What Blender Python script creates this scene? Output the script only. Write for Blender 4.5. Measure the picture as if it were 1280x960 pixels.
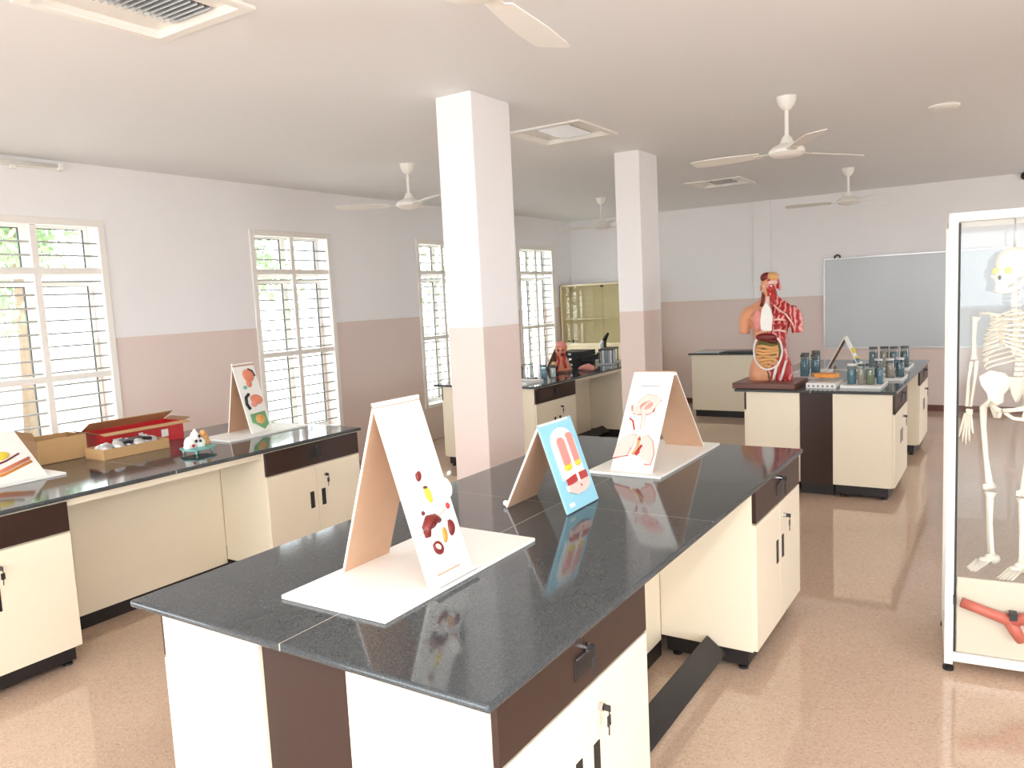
import bpy, bmesh, math, random
from mathutils import Vector, Matrix, Euler
random.seed(7)
R = math.radians
sc = bpy.context.scene
for o in list(bpy.data.objects):
    bpy.data.objects.remove(o)
col = sc.collection

# ------------------------------------------------------------------ camera
YAW, PITCH, ROLL, FPX = -0.5763133, 0.1084739, 0.0487311, 971.54
CAMZ = 1.70
cam_d = bpy.data.cameras.new('camera')
cam = bpy.data.objects.new('camera', cam_d)
col.objects.link(cam)
cam_d.sensor_width = 36.0
cam_d.lens = FPX / 1280 * 36.0
cam_d.clip_start = 0.05
cam_d.clip_end = 300
_f = Vector((math.sin(YAW) * math.cos(PITCH), math.cos(YAW) * math.cos(PITCH), -math.sin(PITCH)))
_r = Vector((math.cos(YAW), -math.sin(YAW), 0))
_d = _f.cross(_r)
_cx = math.cos(ROLL) * _r + math.sin(ROLL) * _d
_cy = -math.sin(ROLL) * _r + math.cos(ROLL) * _d
mw = Matrix(((_cx.x, -_cy.x, -_f.x, 0), (_cx.y, -_cy.y, -_f.y, 0), (_cx.z, -_cy.z, -_f.z, CAMZ), (0, 0, 0, 1)))
cam.matrix_world = mw
sc.camera = cam

# ------------------------------------------------------------------ world, lights, exposure
w = bpy.data.worlds.new('world')
sc.world = w
w.use_nodes = True
bg = w.node_tree.nodes['Background']
bg.inputs[0].default_value = (0.89, 0.95, 1.0, 1)
bg.inputs[1].default_value = 11.0
fl = bpy.data.lights.new('camera_flash', 'POINT')
fl.energy = 125
fl.color = (0.98, 0.985, 1.0)
fl.shadow_soft_size = 0.07
flo = bpy.data.objects.new('camera_flash', fl)
flo.location = (-0.06, -0.05, 2.0)
col.objects.link(flo)
sc.view_settings.view_transform = 'Standard'
sc.view_settings.look = 'None'
sc.view_settings.exposure = -0.42
sc.view_settings.gamma = 1.0
sc.view_settings.use_curve_mapping = False
sc.cycles.use_denoising = True
sc.cycles.max_bounces = 10
sc.cycles.diffuse_bounces = 6
sc.cycles.transparent_max_bounces = 24
sc.cycles.sample_clamp_indirect = 8.0

# ------------------------------------------------------------------ materials
MATS = {}
def srgb(r, g, b):
    f = lambda c: (c / 255 / 12.92) if c / 255 <= 0.04045 else ((c / 255 + 0.055) / 1.055) ** 2.4
    return (f(r), f(g), f(b), 1)

def mat(name, rgb, rough=0.5, spec=0.5, metal=0.0, var=0.0, vscale=6.0, bump=0.0, bscale=60.0, coat=0.0):
    m = bpy.data.materials.new(name)
    m.use_nodes = True
    nt = m.node_tree
    p = nt.nodes['Principled BSDF']
    c = srgb(*rgb)
    p.inputs['Base Color'].default_value = c
    p.inputs['Roughness'].default_value = rough
    p.inputs['Specular IOR Level'].default_value = spec
    p.inputs['Metallic'].default_value = metal
    p.inputs['Coat Weight'].default_value = coat
    tc = nt.nodes.new('ShaderNodeTexCoord')
    n = nt.nodes.new('ShaderNodeTexNoise')
    n.inputs['Scale'].default_value = vscale
    n.inputs['Detail'].default_value = 4
    nt.links.new(tc.outputs['Object'], n.inputs['Vector'])
    mx = nt.nodes.new('ShaderNodeMix')
    mx.data_type = 'RGBA'
    mx.inputs[6].default_value = tuple(x * (1 - var) for x in c[:3]) + (1,)
    mx.inputs[7].default_value = tuple(min(1, x * (1 + var)) for x in c[:3]) + (1,)
    nt.links.new(n.outputs['Fac'], mx.inputs[0])
    nt.links.new(mx.outputs[2], p.inputs['Base Color'])
    if bump:
        n2 = nt.nodes.new('ShaderNodeTexNoise')
        n2.inputs['Scale'].default_value = bscale
        nt.links.new(tc.outputs['Object'], n2.inputs['Vector'])
        b = nt.nodes.new('ShaderNodeBump')
        b.inputs['Strength'].default_value = bump
        b.inputs['Distance'].default_value = 0.01
        nt.links.new(n2.outputs['Fac'], b.inputs['Height'])
        nt.links.new(b.outputs['Normal'], p.inputs['Normal'])
    MATS[name] = m
    return m

def wall_paint(name, top, low, zc):
    """two-tone paint: white above, pink gloss enamel dado below"""
    m = mat(name, top, 0.6, 0.3, bump=0.02, bscale=40)
    nt = m.node_tree
    p = nt.nodes['Principled BSDF']
    g = nt.nodes.new('ShaderNodeNewGeometry')
    s = nt.nodes.new('ShaderNodeSeparateXYZ')
    nt.links.new(g.outputs['Position'], s.inputs[0])
    lt = nt.nodes.new('ShaderNodeMath')
    lt.operation = 'LESS_THAN'
    lt.inputs[1].default_value = zc
    nt.links.new(s.outputs['Z'], lt.inputs[0])
    mx = nt.nodes.new('ShaderNodeMix')
    mx.data_type = 'RGBA'
    nt.links.new(lt.outputs[0], mx.inputs[0])
    n = nt.nodes.new('ShaderNodeTexNoise')
    n.inputs['Scale'].default_value = 1.5
    nt.links.new(g.outputs['Position'], n.inputs['Vector'])
    for k, c in ((6, top), (7, low)):
        c = srgb(*c)
        mm = nt.nodes.new('ShaderNodeMix')
        mm.data_type = 'RGBA'
        mm.inputs[6].default_value = tuple(x * 0.98 for x in c[:3]) + (1,)
        mm.inputs[7].default_value = tuple(min(1, x * 1.02) for x in c[:3]) + (1,)
        nt.links.new(n.outputs['Fac'], mm.inputs[0])
        nt.links.new(mm.outputs[2], mx.inputs[k])
    nt.links.new(mx.outputs[2], p.inputs['Base Color'])
    mr = nt.nodes.new('ShaderNodeMapRange')
    mr.inputs['To Min'].default_value = 0.6
    mr.inputs['To Max'].default_value = 0.34
    nt.links.new(lt.outputs[0], mr.inputs['Value'])
    nt.links.new(mr.outputs[0], p.inputs['Roughness'])
    return m

def speckled(name, base, dark, light, scale, rough, spec=0.5):
    m = mat(name, base, rough, spec)
    nt = m.node_tree
    p = nt.nodes['Principled BSDF']
    tc = nt.nodes.new('ShaderNodeTexCoord')
    v = nt.nodes.new('ShaderNodeTexVoronoi')
    v.inputs['Scale'].default_value = scale
    nt.links.new(tc.outputs['Object'], v.inputs['Vector'])
    sx = nt.nodes.new('ShaderNodeSeparateColor')
    nt.links.new(v.outputs['Color'], sx.inputs[0])
    cr = nt.nodes.new('ShaderNodeValToRGB')
    e = cr.color_ramp.elements
    e[0].position = 0.0; e[0].color = srgb(*dark)
    e[1].position = 0.25; e[1].color = srgb(*base)
    x = e.new(0.8); x.color = srgb(*base)
    x = e.new(1.0); x.color = srgb(*light)
    nt.links.new(sx.outputs[0], cr.inputs[0])
    n = nt.nodes.new('ShaderNodeTexNoise')
    n.inputs['Scale'].default_value = 1.3
    n.inputs['Detail'].default_value = 5
    nt.links.new(tc.outputs['Object'], n.inputs['Vector'])
    mx = nt.nodes.new('ShaderNodeMix')
    mx.data_type = 'RGBA'
    mx.blend_type = 'MULTIPLY'
    mr = nt.nodes.new('ShaderNodeValToRGB')
    mr.color_ramp.elements[0].color = (0.86, 0.86, 0.86, 1)
    mr.color_ramp.elements[1].color = (1.08, 1.08, 1.08, 1)
    nt.links.new(n.outputs['Fac'], mr.inputs[0])
    mx.inputs[0].default_value = 1
    nt.links.new(cr.outputs[0], mx.inputs[6])
    nt.links.new(mr.outputs[0], mx.inputs[7])
    nt.links.new(mx.outputs[2], p.inputs['Base Color'])
    return m

def glass(name, tint=(255, 255, 255), refl=0.1):
    m = bpy.data.materials.new(name)
    m.use_nodes = True
    nt = m.node_tree
    nt.nodes.remove(nt.nodes['Principled BSDF'])
    t = nt.nodes.new('ShaderNodeBsdfTransparent')
    t.inputs[0].default_value = srgb(*tint)
    g = nt.nodes.new('ShaderNodeBsdfGlossy')
    g.inputs['Roughness'].default_value = 0.02
    fr = nt.nodes.new('ShaderNodeLayerWeight')      # Schlick reflectance, same on both faces of a thin pane
    pw = nt.nodes.new('ShaderNodeMath')
    pw.operation = 'POWER'
    pw.inputs[1].default_value = 5
    nt.links.new(fr.outputs['Facing'], pw.inputs[0])
    ma = nt.nodes.new('ShaderNodeMath')
    ma.operation = 'MULTIPLY_ADD'
    ma.inputs[1].default_value = 0.8
    ma.inputs[2].default_value = refl * 0.4
    nt.links.new(pw.outputs[0], ma.inputs[0])
    mx = nt.nodes.new('ShaderNodeMixShader')
    nt.links.new(ma.outputs[0], mx.inputs[0])
    nt.links.new(t.outputs[0], mx.inputs[1])
    nt.links.new(g.outputs[0], mx.inputs[2])
    nt.links.new(mx.outputs[0], nt.nodes['Material Output'].inputs[0])
    MATS[name] = m
    return m

UP, LOW = (240, 239, 240), (223, 206, 199)
wall_paint('wall_paint', UP, LOW, 1.545)
mat('ceiling_paint', (237, 238, 239), 0.75, 0.2, bump=0.015, bscale=30)
speckled('floor_terrazzo', (208, 181, 159), (192, 162, 140), (218, 194, 174), 150, 0.05, 0.85)
speckled('granite', (68, 73, 76), (54, 58, 61), (92, 98, 101), 420, 0.08, 0.5)
mat('joint_grout', (190, 185, 175), 0.6)
mat('cream', (242, 231, 208), 0.35, 0.4, var=0.015)
mat('dark_brown', (56, 38, 32), 0.34, 0.4, var=0.05)
mat('black_plastic', (26, 25, 26), 0.4)
mat('black_kick', (36, 32, 33), 0.45)
mat('white_paint', (240, 238, 232), 0.4, var=0.01)
mat('white_frame', (238, 234, 228), 0.4, var=0.01)
mat('bar_backlit_grey', (176, 175, 173), 0.4)  # white grille rods toned grey, backlit shade put into the colour
mat('chrome', (190, 190, 192), 0.2, 0.5, 1.0)
mat('gasket', (45, 48, 48), 0.6)
mat('white_board_panel', (246, 245, 240), 0.45, var=0.01)
mat('mdf', (196, 160, 132), 0.6, var=0.06, vscale=12)
mat('cardboard', (196, 158, 110), 0.75, var=0.06, vscale=14)
mat('cardboard_dark', (150, 116, 80), 0.75, var=0.06, vscale=14)
mat('red_print', (206, 44, 48), 0.4, var=0.12, vscale=30)
mat('light_blue', (150, 212, 232), 0.4, var=0.02)
mat('pink', (230, 150, 140), 0.45, var=0.08, vscale=40)
mat('pale_pink', (240, 205, 195), 0.45, var=0.08, vscale=40)
mat('salmon', (226, 140, 110), 0.45, var=0.1, vscale=40)
mat('red', (186, 48, 44), 0.45, var=0.12, vscale=40)
mat('dark_red', (120, 36, 34), 0.4, var=0.15, vscale=40)
mat('liver', (96, 30, 26), 0.3, var=0.2, vscale=40)
mat('yellow', (240, 214, 70), 0.45, var=0.05)
mat('orange', (228, 150, 60), 0.45, var=0.1, vscale=40)
mat('tan', (222, 170, 110), 0.45, var=0.12, vscale=40)
mat('olive', (110, 104, 52), 0.5, var=0.1, vscale=40)
mat('green', (120, 170, 120), 0.5, var=0.1, vscale=40)
mat('teal', (120, 190, 185), 0.4, var=0.05)
mat('white_plastic', (244, 243, 238), 0.35, var=0.01)
mat('grey_text', (150, 148, 150), 0.6)
mat('skin_tone', (224, 160, 122), 0.45, var=0.04, vscale=10)
mat('bone', (246, 238, 222), 0.5, var=0.05, vscale=25)
mat('bone_yellow', (238, 222, 120), 0.6, var=0.1)
mat('vessel_red', (192, 104, 88), 0.45, var=0.06)
mat('case_panel', (212, 203, 184), 0.45, var=0.02)
mat('wood_base', (108, 62, 50), 0.35, var=0.12, vscale=9)
mat('whiteboard_grey', (196, 202, 206), 0.22, 0.5, var=0.015, vscale=2)
mat('aluminium', (205, 205, 206), 0.3, 0.5, 0.6)
mat('cupboard_paint', (236, 222, 188), 0.4, var=0.02)
mat('cupboard_inside', (226, 212, 176), 0.6, var=0.03)
mat('blue_liquid', (112, 146, 160), 0.12, 0.5, var=0.1)
mat('dark_liquid', (104, 122, 128), 0.12, 0.5, var=0.15)
mat('olive_liquid', (150, 150, 118), 0.12, 0.5, var=0.15)
mat('specimen', (190, 170, 150), 0.6, var=0.15, vscale=30)
mat('jar_lid', (84, 86, 84), 0.4)
mat('leaf', (138, 160, 118), 0.6, 0.3, var=0.25, vscale=3)
mat('bark', (120, 100, 80), 0.8, var=0.2)
mat('outdoor_ground', (206, 200, 190), 0.9, var=0.06, vscale=0.6)
mat('dark_metal', (60, 60, 62), 0.4, 0.5, 0.4)
mat('louvre_metal', (196, 200, 202), 0.25, 0.5, 0.8)
glass('clear_glass', (252, 254, 253), 0.1)
glass('case_glass', (253, 254, 254), 0.05)
glass('cupboard_glass', (250, 251, 246), 0.13)
glass('jar_glass', (224, 234, 236), 0.13)

# torso: one half skin, other half striped muscle
def torso_mat():
    m = mat('torso_skin_muscle', (224, 160, 122), 0.42)
    nt = m.node_tree
    p = nt.nodes['Principled BSDF']
    tc = nt.nodes.new('ShaderNodeTexCoord')
    s = nt.nodes.new('ShaderNodeSeparateXYZ')
    nt.links.new(tc.outputs['Object'], s.inputs[0])
    gt = nt.nodes.new('ShaderNodeMath'); gt.operation = 'GREATER_THAN'; gt.inputs[1].default_value = 0.0
    nt.links.new(s.outputs['X'], gt.inputs[0])
    wv = nt.nodes.new('ShaderNodeTexWave')
    wv.inputs['Scale'].default_value = 8
    wv.inputs['Distortion'].default_value = 6
    wv.inputs['Detail'].default_value = 2
    wv.inputs['Detail Scale'].default_value = 2
    nt.links.new(tc.outputs['Object'], wv.inputs['Vector'])
    cr = nt.nodes.new('ShaderNodeValToRGB')
    e = cr.color_ramp.elements
    e[0].position = 0.1; e[0].color = srgb(160, 36, 40)
    e[1].position = 0.62; e[1].color = srgb(214, 84, 84)
    x = e.new(0.98); x.color = srgb(236, 170, 164)
    nt.links.new(wv.outputs['Fac'], cr.inputs[0])
    mx = nt.nodes.new('ShaderNodeMix'); mx.data_type = 'RGBA'
    mx.inputs[6].default_value = srgb(226, 160, 122)
    nt.links.new(gt.outputs[0], mx.inputs[0])
    nt.links.new(cr.outputs[0], mx.inputs[7])
    nt.links.new(mx.outputs[2], p.inputs['Base Color'])
torso_mat()

# ------------------------------------------------------------------ helpers
def V(*a): return Vector(a)

def box(bm, x0, x1, y0, y1, z0, z1, bev=0.0, seg=1):
    vs = [bm.verts.new((x, y, z)) for x in (x0, x1) for y in (y0, y1) for z in (z0, z1)]
    fs = []
    for idx in ((0, 1, 3, 2), (4, 6, 7, 5), (0, 4, 5, 1), (2, 3, 7, 6), (0, 2, 6, 4), (1, 5, 7, 3)):
        fs.append(bm.faces.new([vs[i] for i in idx]))
    if bev > 0:
        es = list({e for f in fs for e in f.edges})
        bmesh.ops.bevel(bm, geom=es, offset=bev, segments=seg, profile=0.5, affect='EDGES')

def tube(bm, pts, r, seg=8, caps=True, closed=False):
    pts = [Vector(p) for p in pts]
    n = len(pts)
    rr = r if isinstance(r, (list, tuple)) else [r] * n
    rings = []
    prev = None
    for i, p in enumerate(pts):
        a = pts[(i - 1) % n] if (i > 0 or closed) else p
        b = pts[(i + 1) % n] if (i < n - 1 or closed) else p
        t = (b - a).normalized()
        if prev is None:
            up = Vector((0, 0, 1)) if abs(t.z) < 0.9 else Vector((1, 0, 0))
            u = t.cross(up).normalized()
        else:
            u = (prev - t * prev.dot(t)).normalized()
        prev = u
        v = t.cross(u)
        rings.append([bm.verts.new(p + (u * math.cos(2 * math.pi * k / seg) + v * math.sin(2 * math.pi * k / seg)) * rr[i]) for k in range(seg)])
    m = n if closed else n - 1
    for i in range(m):
        A, B = rings[i], rings[(i + 1) % n]
        for k in range(seg):
            bm.faces.new((A[k], A[(k + 1) % seg], B[(k + 1) % seg], B[k]))
    if caps and not closed:
        bm.faces.new(rings[0][::-1])
        bm.faces.new(rings[-1])

def lathe(bm, prof, seg=20, c=(0, 0, 0), caps=True):
    rings = []
    for r, z in prof:
        rings.append([bm.verts.new((c[0] + r * math.cos(2 * math.pi * k / seg), c[1] + r * math.sin(2 * math.pi * k / seg), c[2] + z)) for k in range(seg)])
    for A, B in zip(rings, rings[1:]):
        for k in range(seg):
            bm.faces.new((A[k], A[(k + 1) % seg], B[(k + 1) % seg], B[k]))
    if caps:
        bm.faces.new(rings[0][::-1])
        bm.faces.new(rings[-1])

def ell(bm, c, r, rot=None, u=14, v=10):
    m = Matrix.Translation(c) @ (rot.to_matrix().to_4x4() if rot else Matrix()) @ Matrix.Diagonal((r[0], r[1], r[2], 1))
    bmesh.ops.create_uvsphere(bm, u_segments=u, v_segments=v, radius=1, matrix=m)

def loft(bm, secs, seg=24, pw=2.0):
    """secs: (z, halfwidth, halfdepth, cx, cy)"""
    rings = []
    for z, a, b, cx, cy in secs:
        ring = []
        for k in range(seg):
            t = 2 * math.pi * k / seg
            c, s = math.cos(t), math.sin(t)
            ring.append(bm.verts.new((cx + a * math.copysign(abs(c) ** (2 / pw), c), cy + b * math.copysign(abs(s) ** (2 / pw), s), z)))
        rings.append(ring)
    for A, B in zip(rings, rings[1:]):
        for k in range(seg):
            bm.faces.new((A[k], A[(k + 1) % seg], B[(k + 1) % seg], B[k]))
    bm.faces.new(rings[0][::-1])
    bm.faces.new(rings[-1])

def prism(bm, poly, y0, y1):
    """outline poly [(x,z)] extruded from y0 to y1"""
    A = [bm.verts.new((x, y0, z)) for x, z in poly]
    B = [bm.verts.new((x, y1, z)) for x, z in poly]
    n = len(poly)
    bm.faces.new(A)
    bm.faces.new(B[::-1])
    for i in range(n):
        bm.faces.new((A[i], B[i], B[(i + 1) % n], A[(i + 1) % n]))

def obj(name, bm, m, parent=None, loc=(0, 0, 0), rot=(0, 0, 0), smooth=False):
    bmesh.ops.recalc_face_normals(bm, faces=bm.faces)
    me = bpy.data.meshes.new(name)
    bm.to_mesh(me)
    bm.free()
    me.materials.append(MATS[m])
    if smooth:
        for p in me.polygons:
            p.use_smooth = True
    o = bpy.data.objects.new(name, me)
    col.objects.link(o)
    o.location = loc
    o.rotation_euler = rot
    if parent:
        o.parent = parent
    return o

def B(name, m, parent, *args, bev=0.0, seg=1, loc=(0, 0, 0), rot=(0, 0, 0), smooth=False):
    bm = bmesh.new()
    box(bm, *args, bev=bev, seg=seg)
    return obj(name, bm, m, parent, loc, rot, smooth)

def T(name, m, parent, pts, r, seg=8, closed=False, loc=(0, 0, 0)):
    bm = bmesh.new()
    tube(bm, pts, r, seg, closed=closed)
    return obj(name, bm, m, parent, loc, smooth=True)

def L(name, m, parent, prof, seg=20, c=(0, 0, 0), loc=(0, 0, 0), smooth=True):
    bm = bmesh.new()
    lathe(bm, prof, seg, c)
    o = obj(name, bm, m, parent, loc)
    if smooth:
        sharp_smooth(o)
    return o

def sharp_smooth(o, ang=40):
    me = o.data
    for p in me.polygons:
        p.use_smooth = True
    bm = bmesh.new()
    bm.from_mesh(me)
    for e in bm.edges:
        if len(e.link_faces) == 2 and e.calc_face_angle(0) > R(ang):
            e.smooth = False
    bm.to_mesh(me)
    bm.free()

def E_(name, m, parent, c, r, rot=None, u=14, v=10):
    bm = bmesh.new()
    ell(bm, c, r, rot, u, v)
    return obj(name, bm, m, parent, smooth=True)

def tag(o, label, cat, group=None):
    o['label'] = label
    o['category'] = cat
    if group:
        o['group'] = group
    return o

def thing(name, label, cat, loc=(0, 0, 0), rz=0.0, group=None):
    o = bpy.data.objects.new(name, None)
    col.objects.link(o)
    o.empty_display_size = 0.1
    o.location = loc
    o.rotation_euler = (0, 0, rz)
    return tag(o, label, cat, group)

def structure(o):
    o['kind'] = 'structure'
    return o

def copy_tree(o, parent=None):
    c = o.copy()
    col.objects.link(c)
    if parent:
        c.parent = parent
    for ch in list(o.children):
        copy_tree(ch, c)
    return c

def dup(root, label, loc, rz=None, group=None):
    c = copy_tree(root)
    c['label'] = label
    if group:
        c['group'] = group
    c.location = loc
    if rz is not None:
        c.rotation_euler = (0, 0, rz)
    return c

def grid_plate(bm, axis, const0, const1, us, vs, holes):
    """plate with rectangular holes; axis 'x': u=y v=z, axis 'y': u=x v=z, axis 'z': u=x v=y"""
    U = sorted(set(us + [h[0] for h in holes] + [h[1] for h in holes]))
    W = sorted(set(vs + [h[2] for h in holes] + [h[3] for h in holes]))
    def P(u, v, c):
        return {'x': (c, u, v), 'y': (u, c, v), 'z': (u, v, c)}[axis]
    cache = {}
    def vert(i, j, c):
        k = (i, j, c)
        if k not in cache:
            cache[k] = bm.verts.new(P(U[i], W[j], (const0, const1)[c]))
        return cache[k]
    solid = {}
    for i in range(len(U) - 1):
        for j in range(len(W) - 1):
            cu, cv = (U[i] + U[i + 1]) / 2, (W[j] + W[j + 1]) / 2
            solid[i, j] = not any(h[0] < cu < h[1] and h[2] < cv < h[3] for h in holes)
    for (i, j), s in solid.items():
        if not s:
            continue
        for c in (0, 1):
            bm.faces.new([vert(i, j, c), vert(i + 1, j, c), vert(i + 1, j + 1, c), vert(i, j + 1, c)])
        for (di, dj, a, b) in ((-1, 0, (i, j), (i, j + 1)), (1, 0, (i + 1, j), (i + 1, j + 1)), (0, -1, (i, j), (i + 1, j)), (0, 1, (i, j + 1), (i + 1, j + 1))):
            if not solid.get((i + di, j + dj), False):
                bm.faces.new([vert(*a, 0), vert(*b, 0), vert(*b, 1), vert(*a, 1)])

# ------------------------------------------------------------------ room shell
WX, YB, YF, XR, H = -6.08, 11.3, -3.2, 3.0, 2.90
WINS = [(0.05, 1.08), (2.46, 3.53), (4.93, 5.97), (7.37, 8.41), (9.66, 10.70)]
WZ0, WZ1 = 0.44, 2.44
bm = bmesh.new()
box(bm, WX - 0.2, XR + 0.2, YF, YB + 0.2, -0.12, 0)
structure(obj('floor', bm, 'floor_terrazzo'))
TROF = [(-2.855, 1.88), (-2.83, 5.19), (-2.83, 8.88)]
bm = bmesh.new()
holes = [(x - 0.28, x + 0.28, y - 0.28, y + 0.28) for x, y in TROF]
grid_plate(bm, 'z', H, H + 0.2, [WX - 0.2, XR + 0.2], [YF, YB + 0.2], holes)
structure(obj('ceiling', bm, 'ceiling_paint'))
bm = bmesh.new()
grid_plate(bm, 'x', WX, WX - 0.2, [YF, YB], [0, H], [(a + 0.05, b - 0.05, WZ0, WZ1) for a, b in WINS] + [(-2.4, -1.35, WZ0, WZ1)])
structure(obj('wall_left', bm, 'wall_paint'))
bm = bmesh.new()
box(bm, WX - 0.2, XR + 0.2, YB, YB + 0.2, 0, H)
structure(obj('wall_back', bm, 'wall_paint'))
bm = bmesh.new()
grid_plate(bm, 'x', XR, XR + 0.2, [YF, YB], [0, H], [(-2.4, -0.6, 0.45, 2.44), (0.2, 2.0, 0.45, 2.44), (7.4, 9.2, 0.45, 2.44)])  # unseen wall, its window openings invented to let daylight in
structure(obj('wall_right', bm, 'wall_paint'))
bm = bmesh.new()
grid_plate(bm, 'y', YF, YF - 0.2, [WX - 0.2, XR + 0.2], [0, H], [(-5.4, -1.9, 0.45, 2.6), (-1.3, 2.4, 0.45, 2.6)])  # wall behind the camera, made up with wide openings for daylight
structure(obj('wall_front', bm, 'wall_paint'))
# shallow pilaster on back wall
bm = bmesh.new()
box(bm, -3.13, -2.89, YB - 0.035, YB, 0, H, bev=0.004)
structure(obj('pilaster', bm, 'wall_paint'))
bm = bmesh.new()
box(bm, WX, XR, YB - 0.012, YB, 0, 0.08)
structure(obj('baseboard_back', bm, 'wood_base'))
# dado cap line on back wall (thin ledge)
bm = bmesh.new()
box(bm, WX + 0.0, -3.13, YB - 0.012, YB, 1.545, 1.56)
structure(obj('trim_1', bm, 'white_paint'))
# columns
for i, (x0, x1, y0, y1) in enumerate([(-2.894, -2.638, 3.772, 4.18), (-2.908, -2.68, 6.25, 6.65)]):
    bm = bmesh.new()
    box(bm, x0, x1, y0, y1, 0, H, bev=0.006, seg=2)
    structure(obj('column', bm, 'wall_paint'))

# windows
def make_window(n, y0, y1):
    root = bpy.data.objects.new('window_%d' % n, None)
    col.objects.link(root)
    root.location = (WX, (y0 + y1) / 2, WZ0)
    structure(root)
    hw = (y1 - y0) / 2
    zt = WZ1 - WZ0
    # casing on the inner wall plane
    for nm, a in (('casing', (-0.045, 0.016, -hw, -hw + 0.055, -0.03, zt + 0.035)), ('casing', (-0.045, 0.016, hw - 0.055, hw, -0.03, zt + 0.035)),
                  ('casing', (-0.045, 0.016, -hw + 0.055, hw - 0.055, zt - 0.02, zt + 0.035)), ('sill', (-0.19, 0.03, -hw + 0.055, hw - 0.055, -0.03, 0.012))):
        B(nm, 'white_frame', root, *a, bev=0.004)
    g = hw - 0.055
    B('mullion', 'white_frame', root, -0.045, 0.0, -0.026, 0.026, 0.012, zt - 0.02, bev=0.004)
    for z in (1.27 - WZ0, 2.08 - WZ0):
        B('transom', 'white_frame', root, -0.044, 0.001, -g, g, z - 0.024, z + 0.024, bev=0.004)
    z = 0.09
    first = None
    while z < zt - 0.05:
        if min(abs(z - (1.27 - WZ0)), abs(z - (2.08 - WZ0))) > 0.035:
            if first is None:
                bm = bmesh.new()
                tube(bm, [(0, -g, 0), (0, g, 0)], 0.008, 6)
                first = obj('grille_rod', bm, 'bar_backlit_grey', root, (-0.024, 0, z), smooth=True)
            else:
                c = first.copy(); col.objects.link(c); c.location = (-0.024, 0, z)
        z += 0.098
    # outer aluminium sashes
    for s in (-1, 1):
        a, b = (-g, 0.0) if s < 0 else (0.0, g)
        for z0, z1 in ((0.012, 2.0 - WZ0), (2.03 - WZ0, zt - 0.0)):
            bm = bmesh.new()
            w_ = 0.032
            box(bm, -0.175, -0.15, a, a + w_, z0, z1)
            box(bm, -0.175, -0.15, b - w_, b, z0, z1)
            box(bm, -0.175, -0.15, a + w_, b - w_, z0, z0 + w_)
            box(bm, -0.175, -0.15, a + w_, b - w_, z1 - w_, z1)
            sash = obj('sash', bm, 'white_frame', root)
            bm = bmesh.new()
            q = 0.006
            box(bm, -0.165, -0.153, a + w_, a + w_ + q, z0 + w_, z1 - w_)
            box(bm, -0.165, -0.149, b - w_ - q, b - w_, z0 + w_, z1 - w_)
            box(bm, -0.165, -0.149, a + w_, b - w_, z1 - w_ - q, z1 - w_)
            box(bm, -0.165, -0.149, a + w_, b - w_, z0 + w_, z0 + w_ + q)
            obj('gasket', bm, 'gasket', sash)
            B('pane', 'clear_glass', sash, -0.164, -0.161, a + w_, b - w_, z0 + w_, z1 - w_)
    return root
for i, (a, b) in enumerate(WINS):
    make_window(i + 1, a, b)

# outdoors
bm = bmesh.new()
box(bm, -60, 60, -60, 60, -0.6, -0.5)
structure(obj('outdoor_ground', bm, 'outdoor_ground'))
def tree(x, y, h, r, label):
    root = thing('tree', label, 'tree', (x, y, -0.5), group='trees outside the windows')
    pts = [(0, 0, 0), (0.08, 0.05, h * 0.35), (-0.05, 0.1, h * 0.65), (0.05, 0, h * 0.9)]
    T('trunk', 'bark', root, pts, [0.14, 0.11, 0.08, 0.04], 8)
    vs, fs = [], []
    cl = [Vector((random.uniform(-r, r) * 0.7, random.uniform(-r, r) * 0.7, h * random.uniform(0.42, 1.0))) for _ in range(26)]
    for c in cl:
        cr = r * random.uniform(0.28, 0.5)
        for _ in range(110):
            d = Vector((random.gauss(0, 1), random.gauss(0, 1), random.gauss(0, 1))).normalized() * cr * random.uniform(0.5, 1)
            p = c + d
            s = random.uniform(0.05, 0.11)
            u = Vector((random.gauss(0, 1), random.gauss(0, 1), random.gauss(0, 1))).normalized()
            v = u.orthogonal().normalized()
            k = len(vs)
            vs += [p - u * s, p + v * s * 0.45, p + u * s, p - v * s * 0.45]
            fs.append((k, k + 1, k + 2, k + 3))
    me = bpy.data.meshes.new('foliage')
    me.from_pydata([tuple(v) for v in vs], [], fs)
    me.materials.append(MATS['leaf'])
    o = bpy.data.objects.new('foliage', me)
    col.objects.link(o)
    o.parent = root
    o['kind'] = 'stuff'
tree(-10.5, 3.2, 4.6, 1.5, 'leafy green tree seen through the nearest left window')
tree(-15.5, 7.2, 5.5, 1.4, 'pale green tree seen through upper panes of nearest left window')
tree(-13.5, 10.8, 5.6, 1.5, 'green tree seen through the second window top panes')
tree(-12.0, 13.6, 5.4, 1.6, 'green tree behind the window left of the first column')
tree(-12.5, 19.5, 6.0, 1.8, 'green tree behind the farthest window beside the glass cupboard')

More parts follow.
